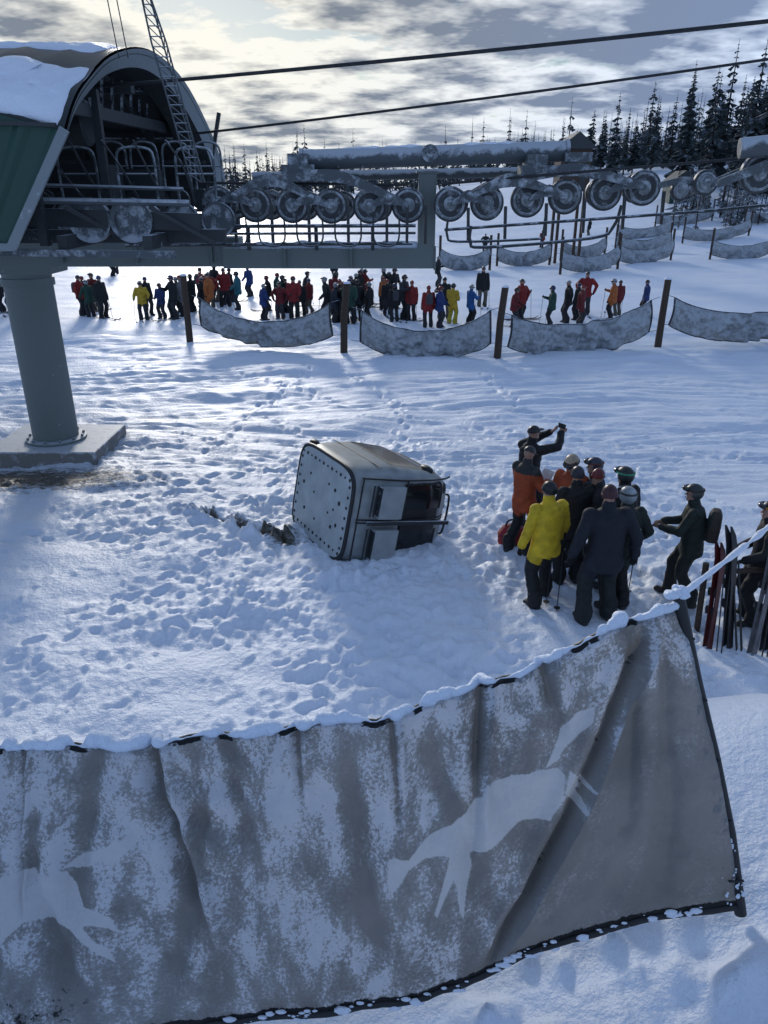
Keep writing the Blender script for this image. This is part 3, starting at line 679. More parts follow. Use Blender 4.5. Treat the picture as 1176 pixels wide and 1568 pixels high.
# ------------------------------------------------------------------ mid-field fence
M['net']=frosty("grey_net_fabric",(.22,.23,.23),amt=.9,top=.15,scale=7,fmax=.45)
PO=[(-7.15,27.6),(-1.37,26.0),(3.9,25.4),(9.9,27.0),(16.6,28.4)]
for i,(x,y) in enumerate(PO):
    b=MB(); tl=(.0,.12,.1,.02,0)[i]; z=H(min(x,14),y); b.tube([(x-tl*.3,y,z-.3),(x,y,z+1.2),(x+tl,y,z+2.35)],[.13,.12,.115],12,0)
    b.lathe((x+tl,y,z+2.34),(0,0,1),[(.13,0),(.10,.06),(.02,.08)],10,1); b.obj("fence_post",[M['wood'],M['snow']],40)
def netbanner(A,B,top=(1.55,1.6),bot=(.55,.55),sag=.62,bsag=.55,seed=0,name="safety_net_banner",flare=.25,nw=110,nh=26):
    A=V((A[0],A[1],0));B=V((B[0],B[1],0)); vs=[]; d=(B-A).normalized(); nr_=V((d.y,-d.x,0))
    g0,g1=H(A.x,A.y),H(B.x,B.y)
    for j in range(nh+1):
        tj=j/nh
        for i in range(nw+1):
            f=i/nw; ff=(f-.5)*(1+flare*.12*tj)+.5; p=A.lerp(B,ff); q=4*f*(1-f); q=q**.85
            zt=top[0]*(1-f)+top[1]*f-sag*q; zb=bot[0]*(1-f)+bot[1]*f-bsag*q
            z=zt+(zb-zt)*tj+g0*(1-f)+g1*f
            w=(.14*math.sin(f*38+seed*1.7+6*float(fbm(f*5,tj*2,2,seed)))*(.3+tj*.7)+.28*float(fbm(f*12,tj*3,3,seed)))*math.sin(min(f,1-f)*math.pi)**.4
            vs.append(V((p.x,p.y,0))+nr_*(w+.12*math.sin(tj*3.14))+V((0,0,z)))
    b=MB(); b.add(vs,[(j*(nw+1)+i,j*(nw+1)+i+1,(j+1)*(nw+1)+i+1,(j+1)*(nw+1)+i) for j in range(nh) for i in range(nw)],0)
    W_=nw+1
    b.tube([vs[i] for i in range(W_)],.02,6,1); b.tube([vs[nh*W_+i] for i in range(W_)],.025,6,1)
    b.tube([vs[j*W_] for j in range(nh+1)],.035,6,1); b.tube([vs[j*W_+nw] for j in range(nh+1)],.035,6,1)
    for e,pp in ((0,A),(nw,B)):
        dd=(A-B).normalized() if e==0 else (B-A).normalized()
        for j in (0,nh): b.tube([vs[j*W_+e],vs[j*W_+e]+dd*.35+V((0,0,.1*(1 if j==0 else .5)))],.012,5,1)
    b.obj(name,[M['net'],M['steel_d']],60)
netbanner((-6.55,27.4),(-1.85,26.1),(1.6,1.65),(.65,.55),seed=1,sag=.72)
netbanner((-.75,25.8),(3.55,25.4),(1.5,1.6),(.45,.5),seed=2,sag=.70,bsag=.6)
netbanner((4.3,25.5),(9.35,26.8),(1.45,1.65),(.4,.55),seed=3,sag=.55)
netbanner((10.25,27.0),(15.2,27.4),(1.7,1.55),(.75,.6),seed=4,sag=.5)
k=0
for A,B in (((3.9,54.5),(7.4,54.5)),((8.4,58),(12.4,58.5)),((11.8,52),(16.2,54)),((14,62),(18,64)),((17,57),(22,60)),((20,68),(25,69)),((25,60),(31,62)),((28,74),(35,76)),((33,64),(39,66)),((23,78),(29,80)),((30,88),(37,90)),((38,84),(46,87))):
    k+=1; netbanner(A,B,(1.5,1.6),(.5,.5),seed=10+k,nw=40,nh=8)
    for q in (A,B):
        b=MB(); z=float(hbase(q[0],q[1])); b.tube([(q[0],q[1],z-.2),(q[0],q[1],z+2.3)],.09,8,0); b.obj("fence_post",[M['wood']])
# ------------------------------------------------------------------ people
def vn3(p,s):
    return (vn(p[:,0]*s,p[:,1]*s+p[:,2]*s*.71,3)+vn(p[:,1]*s+5,p[:,2]*s-p[:,0]*s*.63,8))*.5
def ik(a,w,l1,l2,pole):
    d=w-a; L=d.length
    if L>l1+l2-.004: w=a+d.normalized()*(l1+l2-.004); d=w-a; L=d.length
    if L<.12: w=a+d.normalized()*.12; d=w-a; L=.12
    dr=d.normalized(); q=(l1*l1-l2*l2+L*L)/(2*L); h=math.sqrt(max(0,l1*l1-q*q)); pp=(pole-dr*pole.dot(dr)).normalized()
    return a+dr*q+pp*h,w
JK,PN,BT,SK,HD,GL,LN,X1=range(8)
def person(name,pose,vox=.014,far=False):
    g=lambda k,d: pose.get(k,d)
    lean=g('lean',.0); crouch=g('crouch',.0); bulk=g('bulk',1.0)
    B=MB(); prims=[]
    def cap(a,b_,ra,rb,m): B.cap(a,b_,ra,rb,m,10); prims.append((V(a),V(b_),ra,rb,m))
    fL=V(g('fl',(-.13,0,0))); fR=V(g('fr',(.13,.04,0)))
    pel=V((0,g('hipy',0),.95-crouch))
    for f,sx in ((fL,-1),(fR,1)):
        hip=pel+V((sx*.095,0,-.02)); ank=V((f.x,f.y,f.z+.13))
        kn,an=ik(hip,ank,.43,.42,V((sx*.12,1,0)))
        cap(hip,kn,.112*bulk,.088*bulk,PN); cap(kn,an+V((0,0,.06)),.085*bulk,.082*bulk,PN); cap(an+V((0,0,.10)),an+V((0,0,-.02)),.092*bulk,.096*bulk,PN)
        dr=V((sx*.18,1,0)).normalized()
        cap(V((f.x,f.y,f.z+.14)),V((f.x,f.y,f.z+.06)),.066,.062,BT)
        cap(V((f.x,f.y,f.z+.05))-dr*.05,V((f.x,f.y,f.z+.045))+dr*.16,.055,.048,BT)
    top=pel+V((0,lean,.52)); 
    def ring(c,rx,ry,tw=0): return [c+V((rx*math.cos(2*math.pi*k/20),ry*math.sin(2*math.pi*k/20),0)) for k in range(20)]
    tor=[(-.20,.182,.140),(-.17,.200,.157),(-.05,.194,.153),(.08,.180,.144),(.22,.187,.15),(.34,.200,.15),(.43,.200,.140),(.48,.165,.12),(.515,.11,.09),(.54,.07,.07)]
    rg=[]
    for dz,rx,ry in tor:
        c=pel+V((0,lean*max(0,dz/.52)**1.2,dz)); rg.append(ring(c,rx*bulk,ry*bulk)); prims.append((c-V((rx*.45,0,0)),c+V((rx*.45,0,0)),ry*bulk,ry*bulk,JK))
    B.loft(rg,JK)
    cap(pel+V((0,0,.02)),pel+V((0,0,-.08)),.12,.12,PN)
    neck=top+V((0,.01,.025)); cap(neck-V((0,0,.05)),neck+V((0,.01,.03)),.088,.074,JK); 
    hy,hp=g('hyaw',0),g('hpitch',0)
    RH=Matrix.Rotation(hy,3,'Z')@Matrix.Rotation(-hp,3,'X')
    hc=neck+V((0,.035,.135))
    cap(neck,neck+V((0,.015,.08)),.055,.055,SK)
    B.ell(hc+RH@V((0,-.01,.02)),(.076,.094,.10),SK,RH,14,10); prims.append((hc,hc+RH@V((0,0,.03)),.085,.085,SK))
    cap(hc+RH@V((0,.03,-.05)),hc+RH@V((0,.055,-.075)),.05,.032,SK)
    cap(hc+RH@V((0,.085,.0)),hc+RH@V((0,.103,-.022)),.010,.015,SK)
    for sx in (-1,1): cap(hc+RH@V((sx*.078,-.005,.01)),hc+RH@V((sx*.08,-.005,-.025)),.014,.010,SK)
    hands=[]
    for side,sx in (('L',-1),('R',1)):
        shd=top+V((sx*.180*bulk,0,-.065)); 
        w=V(g('h'+side,(sx*.27,.08,.80)))
        pole=V(g('p'+side,(sx*.5,-.8,-.4))); e,w=ik(shd,w,.29,.26,pole)
        cap(shd,e,.082*bulk,.066*bulk,JK); cap(e,w,.066*bulk,.054*bulk,JK); cap(w-(w-e).normalized()*.02,w,.058,.058,JK)
        hands.append((e,w,sx))
        if far:
            d=(w-e).normalized(); cap(w+d*.02,w+d*.10,.045,.04,GL)
    if g('pack',False):
        c=pel+V((0,-.225,.27)); 
        rg=[[c+V((math.copysign(abs(math.cos(t))**.5,math.cos(t))*.14*k_,math.copysign(abs(math.sin(t))**.5,math.sin(t))*.085*k_,dz)) for t in np.linspace(0,2*math.pi,20,False)] for dz,k_ in ((-.22,.7),(-.2,.95),(0,1.05),(.15,1),(.23,.6))]
        B.loft(rg,X1); prims.append((c-V((.06,.01,.12)),c+V((.06,-.01,.12)),.09,.09,X1))
    tm=B.mesh("tmp",[],0); ob=bpy.data.objects.new("tmp",tm); scene.collection.objects.link(ob)
    md=ob.modifiers.new("r","REMESH"); md.mode='VOXEL'; md.voxel_size=vox
    ms=ob.modifiers.new("s","SMOOTH"); ms.factor=.6; ms.iterations=3 if not far else 2
    dg=bpy.context.evaluated_depsgraph_get(); rm=bpy.data.meshes.new_from_object(ob.evaluated_get(dg)); bpy.data.objects.remove(ob)
    nv_=len(rm.vertices); co_=np.empty(nv_*3); rm.vertices.foreach_get("co",co_); co_=co_.reshape(-1,3)
    no_=np.empty(nv_*3); rm.vertices.foreach_get("normal",no_); no_=no_.reshape(-1,3)
    hemz=pel.z-.185
    def cls(pts):
        best=np.full(len(pts),1e9); mi=np.zeros(len(pts),int)
        for a,b_,ra,rb,m_ in prims:
            a=np.array(a);b2=np.array(b_); ab=b2-a; L2=max(ab@ab,1e-9); t_=np.clip(((pts-a)@ab)/L2,0,1)
            d=np.linalg.norm(pts-(a+t_[:,None]*ab),axis=1)-(ra+(rb-ra)*t_); q=d<best; best[q]=d[q]; mi[q]=m_
        mi[(mi==PN)&(pts[:,2]>hemz)]=JK
        if g('yoke',False): mi[(mi==JK)&(pts[:,2]>top.z-.10)]=GL
        return mi
    vm=cls(co_); cloth=np.isin(vm,[JK,PN])
    amp=np.where(cloth,1.,0.)*(.022 if not far else .016); sq=co_*np.array([1,1,1.7])
    co_=co_+no_*(amp*((.25-1.6*np.abs(vn3(sq,6)))+.8*vn3(sq+3,15)))[:,None]
    fcs=[tuple(p.vertices) for p in rm.polygons]; cen_=np.array([co_[list(f)].mean(0) for f in fcs]); fm=cls(cen_)
    C=MB(); C.v=[tuple(x) for x in co_]; C.f=fcs; C.m=[int(x) for x in fm]; bpy.data.meshes.remove(rm)
    for sx in (-1,1): C.ell(hc+RH@V((sx*.030,.078,.006)),(.013,.010,.008),LN,RH,8,6)
    C.ell(hc+RH@V((0,.092,-.052)),(.022,.008,.005),X1,RH,8,6)
    hat=g('hat','beanie')
    if hat=='helmet':
        kp=lambda c:c.z>(.035 if c.y>.03 else -.095 if c.y<.0 else -.04)
        C.ell(hc+RH@V((0,-.010,.022)),(.104,.124,.118),HD,RH,24,16,keep=kp)
        C.ell(hc+RH@V((0,-.010,.022)),(.098,.118,.112),X1,RH,24,16,keep=kp)
        gz=.035 if g('gup',False) else .0
        pts=[hc+RH@V((.088*math.sin(a),.010+(.100+gz*.4)*math.cos(a),.012+gz*1.7)) for a in np.linspace(-1.0,1.0,12)]
        C.tube(pts,.030,8,LN,True); C.tube([hc+RH@V((.104*math.sin(a),-.010+.124*math.cos(a),.030+gz)) for a in np.linspace(0,2*math.pi,26)],.007,6,g('strap',X1),False,ry=1.8)
    elif hat=='beanie':
        C.ell(hc+RH@V((0,-.012,.024)),(.088,.106,.104),HD,RH,20,12,keep=lambda c:c.z>-.015-(.04 if c.y<0 else 0))
        C.tube([hc+RH@V((.087*math.sin(a),-.012+.104*math.cos(a),.006+.014*math.cos(a))) for a in np.linspace(0,2*math.pi,24)],.009,7,HD,False,ry=2)
    elif hat=='cap':
        C.ell(hc+RH@V((0,-.012,.028)),(.088,.106,.095),HD,RH,20,12,keep=lambda c:c.z>.0)
        C.ell(hc+RH@V((0,.11,.035)),(.065,.065,.010),HD,RH,14,6)
    if not far:
        for e,w,sx in hands:
            d=(w-e).normalized(); pal=V(g('palm',(0,0,-1))); pal=(pal-d*pal.dot(d)); pal=pal.normalized() if pal.length>.05 else V((-sx,0,0)); sd=d.cross(pal).normalized()*(-sx)
            Rm=Matrix((sd,pal,d)).transposed()
            C.ell(w+d*.05,(.045,.024,.058),GL,Rm,12,8)
            for k_,(o_,L_) in enumerate(((-.033,.066),(-.011,.078),(.011,.074),(.032,.058))):
                b0=w+d*.085+sd*o_
                p1=b0+d*L_*.45+pal*L_*.1; p2=p1+(d*.75+pal*.65)*L_*.35; p3=p2+(d*.2+pal)*L_*.3
                C.tube([b0-d*.02,b0,p1,p2,p3],[.011,.0125,.012,.011,.008],7,GL)
            b0=w+d*.035-sd*.035; C.tube([b0,b0-sd*.025+d*.025+pal*.01,b0-sd*.03+d*.055+pal*.03],[.015,.014,.010],7,GL)
    if g('phone',False):
        e,w,sx=hands[1]; C.box(w+V((-.05,.05,.10)),(.15,.012,.075),LN)
    if g('paper',False):
        e,w,sx=hands[1]; C.box(w+V((-.1,.08,.02)),(.21,.006,.28),7,Matrix.Rotation(-.6,3,'X'))
    if g('poles',False):
        for e,w,sx in hands:
            d=(w-e).normalized(); t0=w+d*.06+V((0,0,.05)); bt=V((t0.x+sx*.04,t0.y+.08,0.02)); C.tube([t0,bt],[.010,.006],6,LN); C.lathe(bt+V((0,0,.07)),(0,0,1),[(.04,0),(.045,.008)],10,LN); C.tube([t0+V((0,0,.03)),t0-V((0,0,.09))],.017,7,LN)
    if g('skis',False):
        for f in (fL,fR):
            rg=[]
            for yy_,zz_,w_ in ((-.72,.02,.04),(-.6,.012,.05),(0,.012,.038),(.7,.012,.05),(.85,.03,.048),(.95,.08,.03),(.99,.11,.008)):
                rg.append([V((f.x-w_,f.y+yy_,zz_)),V((f.x+w_,f.y+yy_,zz_)),V((f.x+w_,f.y+yy_,zz_+.018)),V((f.x-w_,f.y+yy_,zz_+.018))])
            C.loft(rg,X1); C.box((f.x,f.y+.16,.045),(.07,.1,.05),BT); C.box((f.x,f.y-.1,.045),(.07,.1,.05),BT)
    return C
CM={}
def cmat(col,rough=.75,nm="cloth"):
    k=(tuple(round(c,3) for c in col),rough)
    if k not in CM: CM[k]=simple(nm,col,rough,0,.3,7,.35,45)
    return CM[k]
skin=simple("skin",(.38,.22,.16),.55,0,.08); lens=newmat("goggle_lens"); lens[2].inputs["Base Color"].default_value=(.03,.035,.04,1); lens[2].inputs["Roughness"].default_value=.12; lens=lens[0]
BLK=(.008,.009,.011); NVY=(.008,.012,.024); ORG=(.36,.065,.018); YEL=(.60,.41,.015)
def place(C,name,x,y,head,sc_,mats,z=None,me=None):
    me=me or C.mesh(name,[None]*8,60)
    o=bpy.data.objects.new(name,me); scene.collection.objects.link(o)
    for i,m_ in enumerate(mats):
        o.material_slots[i].link='OBJECT'; o.material_slots[i].material=m_
    zz=H(x,y) if z is None else z
    o.location=(x,y,zz-.03); o.rotation_euler=(0,0,head); o.scale=(sc_,)*3; return o
def mats(j,p,hd=BLK,gl=BLK,x1=(.05,.05,.05),bt=(.02,.02,.022)): return [cmat(j),cmat(p),cmat(bt,.5),skin,cmat(hd,.4),cmat(gl),lens,cmat(x1)]
near=[
 ("bystander",2.35,11.3,-1.0,1.04,dict(hL=(.02,.36,1.60),hR=(.22,.40,1.62),pL=(-.8,0,-.5),pR=(.8,0,-.3),hat='cap',phone=True,hpitch=-.1,hyaw=-.1,palm=(0,0,1)),mats(BLK,BLK,BLK,(.35,.2,.14))),
 ("ski_patroller",2.13,10.45,-.9,1.0,dict(hL=(-.12,.34,1.15),hR=(.14,.34,1.15),paper=True,hat='cap',hpitch=.45,fl=(-.15,-.1,0),yoke=True),mats(ORG,BLK,(.02,.02,.02),(.03,.03,.03),(.6,.6,.58))),
 ("skier",2.15,8.88,.35,1.02,dict(hL=(-.30,.10,.86),hR=(.30,.14,.90),hat='beanie',fl=(-.17,-.12,0),fr=(.17,.18,0),hyaw=.2,bulk=1.05),mats(YEL,BLK,BLK,BLK,(.5,.45,.2))),
 ("ski_patroller",2.74,10.15,2.4,1.0,dict(hL=(-.2,.25,1.05),hR=(.2,.25,1.05),hat='helmet',hpitch=.3),mats(ORG,BLK,(.42,.33,.22),BLK,(.04,.04,.04))),
 ("bystander",2.66,9.5,.1,1.02,dict(hL=(-.22,.18,.98),hR=(.22,.2,1.0),hat='beanie',hpitch=.15,bulk=1.03),mats(BLK,BLK,(.02,.02,.03),BLK)),
 ("skier",3.05,10.0,1.4,1.0,dict(hL=(-.2,.3,1.1),hR=(.2,.3,1.1),hat='helmet',gup=True),mats(NVY,BLK,(.03,.035,.06),BLK,(.15,.05,.04))),
 ("bystander",2.96,9.55,2.2,.95,dict(hat='beanie'),mats((.02,.02,.025),BLK,(.15,.02,.02),BLK)),
 ("bystander",2.75,8.27,.05,1.08,dict(hL=(-.36,.05,.92),hR=(.36,.02,.92),hat='beanie',fl=(-.17,0,0),fr=(.17,.1,0),bulk=1.12,lean=.05,hpitch=.2),mats((.006,.009,.018),(.010,.014,.014),(.05,.010,.017),BLK)),
 ("skier",3.24,9.25,.6,1.04,dict(hL=(-.25,.2,1.0),hR=(.25,.2,.95),hat='helmet',gup=True),mats(BLK,BLK,(.015,.02,.02),BLK,(.05,.28,.16))),
 ("skier",3.08,8.62,.25,1.01,dict(hL=(-.22,.2,1.0),hR=(.34,.16,.98),hat='helmet',gup=True,poles=True,bulk=1.03),mats((.010,.018,.015),(.01,.01,.011),(.26,.30,.32),BLK,(.05,.05,.05))),
 ("ski_patroller",4.08,8.85,1.15,.97,dict(hL=(-.16,.42,1.15),hR=(.18,.40,1.10),hat='helmet',gup=True,pack=True,lean=.05,hyaw=.1,fl=(-.15,-.1,0),fr=(.15,.2,0)),mats((.010,.018,.014),(.012,.015,.014),(.03,.04,.04),(.12,.07,.05),(.035,.025,.02))),
 ("skier",4.78,8.35,1.3,.97,dict(hL=(-.2,.25,1.0),hR=(.2,.25,1.0),hat='helmet',gup=True),mats(BLK,BLK,(.03,.03,.04),BLK,(.5,.25,.03))),
]
for nm,x,y,hd,sc_,pose,mt in near:
    C=person(nm,pose,.014); place(C,nm,x,y,hd,sc_,mt)
for nm,a,c in (("ski_pole",(2.42,8.98,.95),(2.30,8.55,.0)),("ski_pole",(2.30,9.05,.95),(2.2,8.75,.0))):
    a=V(a); c=V(c); c.z=H(c.x,c.y)-.02; b=MB(); b.tube([a,c],[.010,.006],6,0); b.tube([a+(a-c).normalized()*.05,a-(a-c).normalized()*.08],.017,7,1); b.lathe(c+V((0,0,.07)),(0,0,1),[(.04,0),(.045,.008)],10,1); b.obj(nm,[M['black'],M['black']])
fposes=[dict(hat='beanie',poles=True,skis=True),dict(hat='helmet',poles=True,skis=True,hL=(-.3,.25,1.0),hR=(.3,.25,1.0),lean=.06),dict(hat='helmet',hL=(-.2,.3,1.0),hR=(.15,.3,1.05)),dict(hat='beanie',hR=(.3,.3,1.2),fl=(-.18,0,0),fr=(.18,.1,0)),dict(hat='helmet',gup=True,poles=True,skis=True,hL=(-.35,.2,.95),lean=.1,crouch=.04),dict(hat='cap',hL=(-.33,0,.95),pL=(-1,-.2,0),hR=(.33,0,.95),pR=(1,-.2,0)),dict(hat='beanie',pack=True),dict(hat='helmet',hL=(-.26,.15,.85),hR=(.2,.35,1.25),poles=True,skis=True)]
for i,p in enumerate(fposes): p['bulk']=1.04+.05*(i%3)
fm=[person("skier",dict(p),.03,True).mesh("far_skier",[None]*8,60) for p in fposes]
JC=[BLK,BLK,NVY,(.012,.035,.14),(.012,.08,.24),(.22,.015,.015),(.13,.010,.012),(.012,.05,.035),(.36,.10,.02),(.45,.30,.02),(.025,.03,.035),(.15,.15,.16),(.02,.12,.15)]
PC=[BLK,BLK,BLK,(.02,.02,.025),(.03,.03,.035),(.02,.022,.026),(.10,.09,.07)]
HC=[BLK,(.04,.04,.04),(.3,.3,.3),(.2,.02,.02),(.02,.03,.10)]
Q=[(-13.4,33.8,5),(-12.9,33.5,7),(-12.3,33.3,0),(-10.4,32.9,9),(-9.7,33.3,3),(-9.1,33.1,0),(-8.9,33.8,11),(-8.2,34.6,1),(-7.7,33.8,8),(-7.6,36.7,5),(-6.8,35.8,12),(-7.0,40.3,3),(-8.7,36.7,5),(-8.75,35,0),
 (-5.2,32.8,3),(-5.3,35.4,0),(-4.5,33.1,6),(-4.4,34.6,1),(-3.9,33.1,5),(-3.7,33.8,0),(-3.35,34.6,6),(-2.4,32.8,0),(-2.1,32.1,2),(-1.77,32.1,0),(-1.42,31.8,7),(-1.12,32.4,1),(-.6,32.4,0),(0,35.8,8),(.45,32.4,0),(.85,33.1,10),(1.2,32.8,5),
 (1.8,30.9,5),(2.25,30.9,3),(2.85,31.8,9),(3.6,31.8,4),(4.7,36.7,1),(5.3,31.1,6),(5.75,32,5),(6.85,31.1,7),(7.8,32.4,0),(8.15,31.6,6),(9.1,34.6,5),(9.9,33.1,8),(10.5,34.2,6),(11.7,34.2,3),(-15.7,32.8,3),(-16.2,33.5,6),(-17.5,35,0),(-17.5,50,0),(-18,52,2),
 (-13.7,35,0),(-13.3,35.4,6),(-10.6,34.2,0),(-9.35,35,7),(-17.5,36.7,0),(-16.9,34.6,6),(5.9,33.1,0),(8.4,33.1,1),(2.6,33.1,0),(3.1,45,0),(-3,46,2),(9,70,0),(15,75,5),(22,85,0)]
for k in range(20):
    xx=rng.choice([rng.uniform(-9,-7.3),rng.uniform(-5,-3.4),rng.uniform(-2.8,-.4),rng.uniform(-5,1.6)]); Q.append((xx,rng.uniform(34.2,38.5),int(rng.choice([0,0,1,2,6,7,10,5,3,0,1]))))
for i,(x,y,jc) in enumerate(Q):
    j=rng.integers(0,len(fposes)); 
    place(None,"skier",x,y,rng.uniform(-1.8,1.8)+ (0 if rng.random()<.6 else 3.1),rng.uniform(.86,1.08),mats(JC[jc],PC[rng.integers(0,len(PC))] if i!=33 else (.4,.34,.03),HC[rng.integers(0,5)],BLK,(.05,.05,.06)),me=fm[j])
# ------------------------------------------------------------------ ski rack with skis
rk=empty("ski_rack")
b=MB(); z0=H(4.5,8.0)
b.tube([(4.0,8.15,z0+.85),(5.6,8.2,z0+.9)],.035,8,0); b.tube([(4.05,8.2,z0-.1),(4.0,8.2,z0+.95)],.04,8,0); b.tube([(5.4,8.2,z0-.1),(5.4,8.2,z0+.95)],.04,8,0)
b.obj("rack_frame",[M['wood']],40,rk)
skc=[cmat((.07,.010,.010),.3),cmat((.012,.012,.015),.3),cmat((.14,.14,.15),.3),cmat((.02,.02,.022),.3),cmat((.015,.04,.07),.3)]
def ski(b,base,tp,m,L,kn=1):
    d=(tp-base).normalized(); sd=V((1,.3,0)); sd=(sd-d*sd.dot(d)).normalized(); nn=d.cross(sd); rg=[]
    for f,w_,o_ in ((0,.022,.02),(.04,.036,.005),(.5,.029,.0),(.86,.040,.0),(.94,.034,.03),(1,.010,.07)):
        c=base+d*L*f+nn*o_; rg.append([c-sd*w_,c+sd*w_,c+sd*w_+nn*.014,c-sd*w_+nn*.014])
    b.loft(rg,m)
    R_=Matrix((sd,nn,d)).transposed()
    for f in (.40,.56): 
        c=base+d*L*f+nn*.035; b.box(c,(.06,.05,.10),1,R_); b.box(c+nn*.03,(.04,.03,.05),2,R_)
    for f,l in ((.25,.18),(.72,.22)): b.box(base+d*L*f+nn*.016,(.028,.004,l),2,R_)
for k in range(9):
    x=3.98+k*.17+rng.uniform(-.05,.05); ln=rng.uniform(-.15,.38); base=V((x+rng.uniform(-.05,.05),7.72+rng.uniform(-.15,.1),z0-.08)); tp=V((x+ln,8.2,z0+1.55))
    b=MB(); L=rng.uniform(1.35,1.75); ski(b,base,tp,0,L); ski(b,base+V((.035,-.05,0)),tp+V((.05,-.04,0)),0,L); b.obj("skis",[skc[(0,3,1,2,3,1,4,3,2)[k]],M['black'],M['galv']],40,rk)
    b=MB(); b.tube([base+V((.1,-.1,0)),tp+V((.05,-.15,-.5))],.009,6,0); b.tube([base+V((.15,-.12,0)),tp+V((.12,-.15,-.5))],.009,6,0); b.obj("poles",[M['black']],40,rk)
b=MB(); z=H(2.05,11.3); rg=[[V((2.05+math.copysign(abs(math.cos(t))**.6,math.cos(t))*.22*k_,10.75+math.copysign(abs(math.sin(t))**.6,math.sin(t))*.14*k_,z+dz)) for t in np.linspace(0,2*math.pi,20,False)] for dz,k_ in ((-.03,.8),(.02,1),(.18,1.05),(.3,.7),(.34,.3))]; b.loft(rg,0); b.tube(sm([(1.93,10.75,z+.3),(1.98,10.72,z+.42),(2.12,10.72,z+.42),(2.17,10.75,z+.3)],4),.015,6,1); b.obj("rescue_bag",[cmat((.28,.02,.03)),M['black']])
# ------------------------------------------------------------------ trees
m,nt,bs=newmat("hazy_spruce_needles"); tc=N(nt,"ShaderNodeTexCoord"); no=N(nt,"ShaderNodeTexNoise",Scale=.9,Detail=3.0); nt.links.new(tc.outputs["Object"],no.inputs["Vector"])
r1=ramp(nt,no.outputs[0],[(.35,(.020,.032,.032)),(.56,(.055,.072,.075)),(.70,(.30,.35,.41))]); nt.links.new(r1.outputs[0],bs.inputs["Base Color"]); bs.inputs["Roughness"].default_value=.9; M['needle']=m  # needle colours lifted towards blue to paint in aerial haze
m,nt,bs=newmat("frosted_needles"); tc=N(nt,"ShaderNodeTexCoord"); no=N(nt,"ShaderNodeTexNoise",Scale=.8,Detail=4.0); nt.links.new(tc.outputs["Object"],no.inputs["Vector"])
r1=ramp(nt,no.outputs[0],[(.35,(.04,.05,.05)),(.62,(.30,.34,.38))]); nt.links.new(r1.outputs[0],bs.inputs["Base Color"]); M['needle_f']=m
bark=simple("bark",(.05,.04,.035),.9)
def spruce(b,x,y,z,h,m=0,lod=1.0,seed=0):
    r=random.Random(seed); w=h*r.uniform(.09,.17); b.tube([(x,y,z-.5),(x,y,z+h*.5),(x,y,z+h)],[h*.016,h*.009,.02],5,1,False)
    lv=int((30 if lod>.8 else 11)); vs=[];fs=[]; lo=r.uniform(.04,.2); ln=r.uniform(-.25,.25)
    for i in range(lv):
        f=(i+r.random())/lv; zz=z+h*(lo+(.99-lo)*f); rad=w*(1-f)**.8*r.uniform(.5,1.3)+.08; nb=int((11 if lod>.8 else 5)*(1-f*.5))+2
        for k in range(nb):
            if r.random()<.18: continue
            a=r.uniform(0,6.28); L=rad*r.uniform(.5,1.3)*(1+ln*math.cos(a)); c,s_=math.cos(a),math.sin(a); dr=L*r.uniform(.2,.7); hw=L*r.uniform(.13,.28)+.04
            p0=V((x,y,zz+L*.12)); p1=V((x+c*L*.6-s_*hw,y+s_*L*.6+c*hw,zz-dr*.45)); p2=V((x+c*L,y+s_*L,zz-dr*.75)); p3=V((x+c*L*.6+s_*hw,y+s_*L*.6-c*hw,zz-dr*.5)); p4=V((x+c*L*.5,y+s_*L*.5,zz-dr-L*.15))
            o=len(vs); vs+=[p0,p1,p2,p3,p4]; fs+=[(o,o+1,o+2),(o,o+2,o+3),(o,o+2,o+4)]
    b.add(vs,fs,m)
gh=lambda x,y: float(hbase(x,y))
b=MB(); r=random.Random(3)
for k in range(300):
    y=r.uniform(105,290); q=r.random(); x=y*(.28+.47*q)+r.uniform(-2,2); 
    if x/y<.42 and y<150: continue
    h=r.uniform(6,20)*(.75+.5*min(1,max(0,(x/y-.3)/.2))); spruce(b,x,y,gh(x,y)-.3,h,0,1 if y<170 else .5,k)
b.obj("conifer_forest",[M['needle'],bark],0)
b=MB()
for k in range(210):
    y=r.uniform(84,125); x=y*r.uniform(.36,.75); spruce(b,x,y,gh(x,y)-.3,r.uniform(2,7),0,.5,k+900)
b.obj("frosted_saplings",[M['needle_f'],bark],0)
b=MB()
for k in range(1000):
    y=r.uniform(250,400); x=y*r.uniform(-.75,.45); spruce(b,x,y,gh(x,y)-.5,r.uniform(9,17)*(1.25 if r.random()<.15 else .85),0,.4,k+2000)
b.obj("distant_conifer_forest",[M['needle'],bark],0)
for k,(u,y,h) in enumerate(((.392,128,16),(.425,120,15),(.44,124,19),(.35,150,13),(.30,165,15),(.315,160,12),(.285,170,12),(.27,175,13),(.475,112,19),(.50,108,22),(.49,115,18),(.52,112,21))):
    b=MB(); x=u*y*.93; spruce(b,x,y,gh(x,y)-.3,h,0,1,k+77); b.obj("spruce_tree",[M['needle'],bark],0)
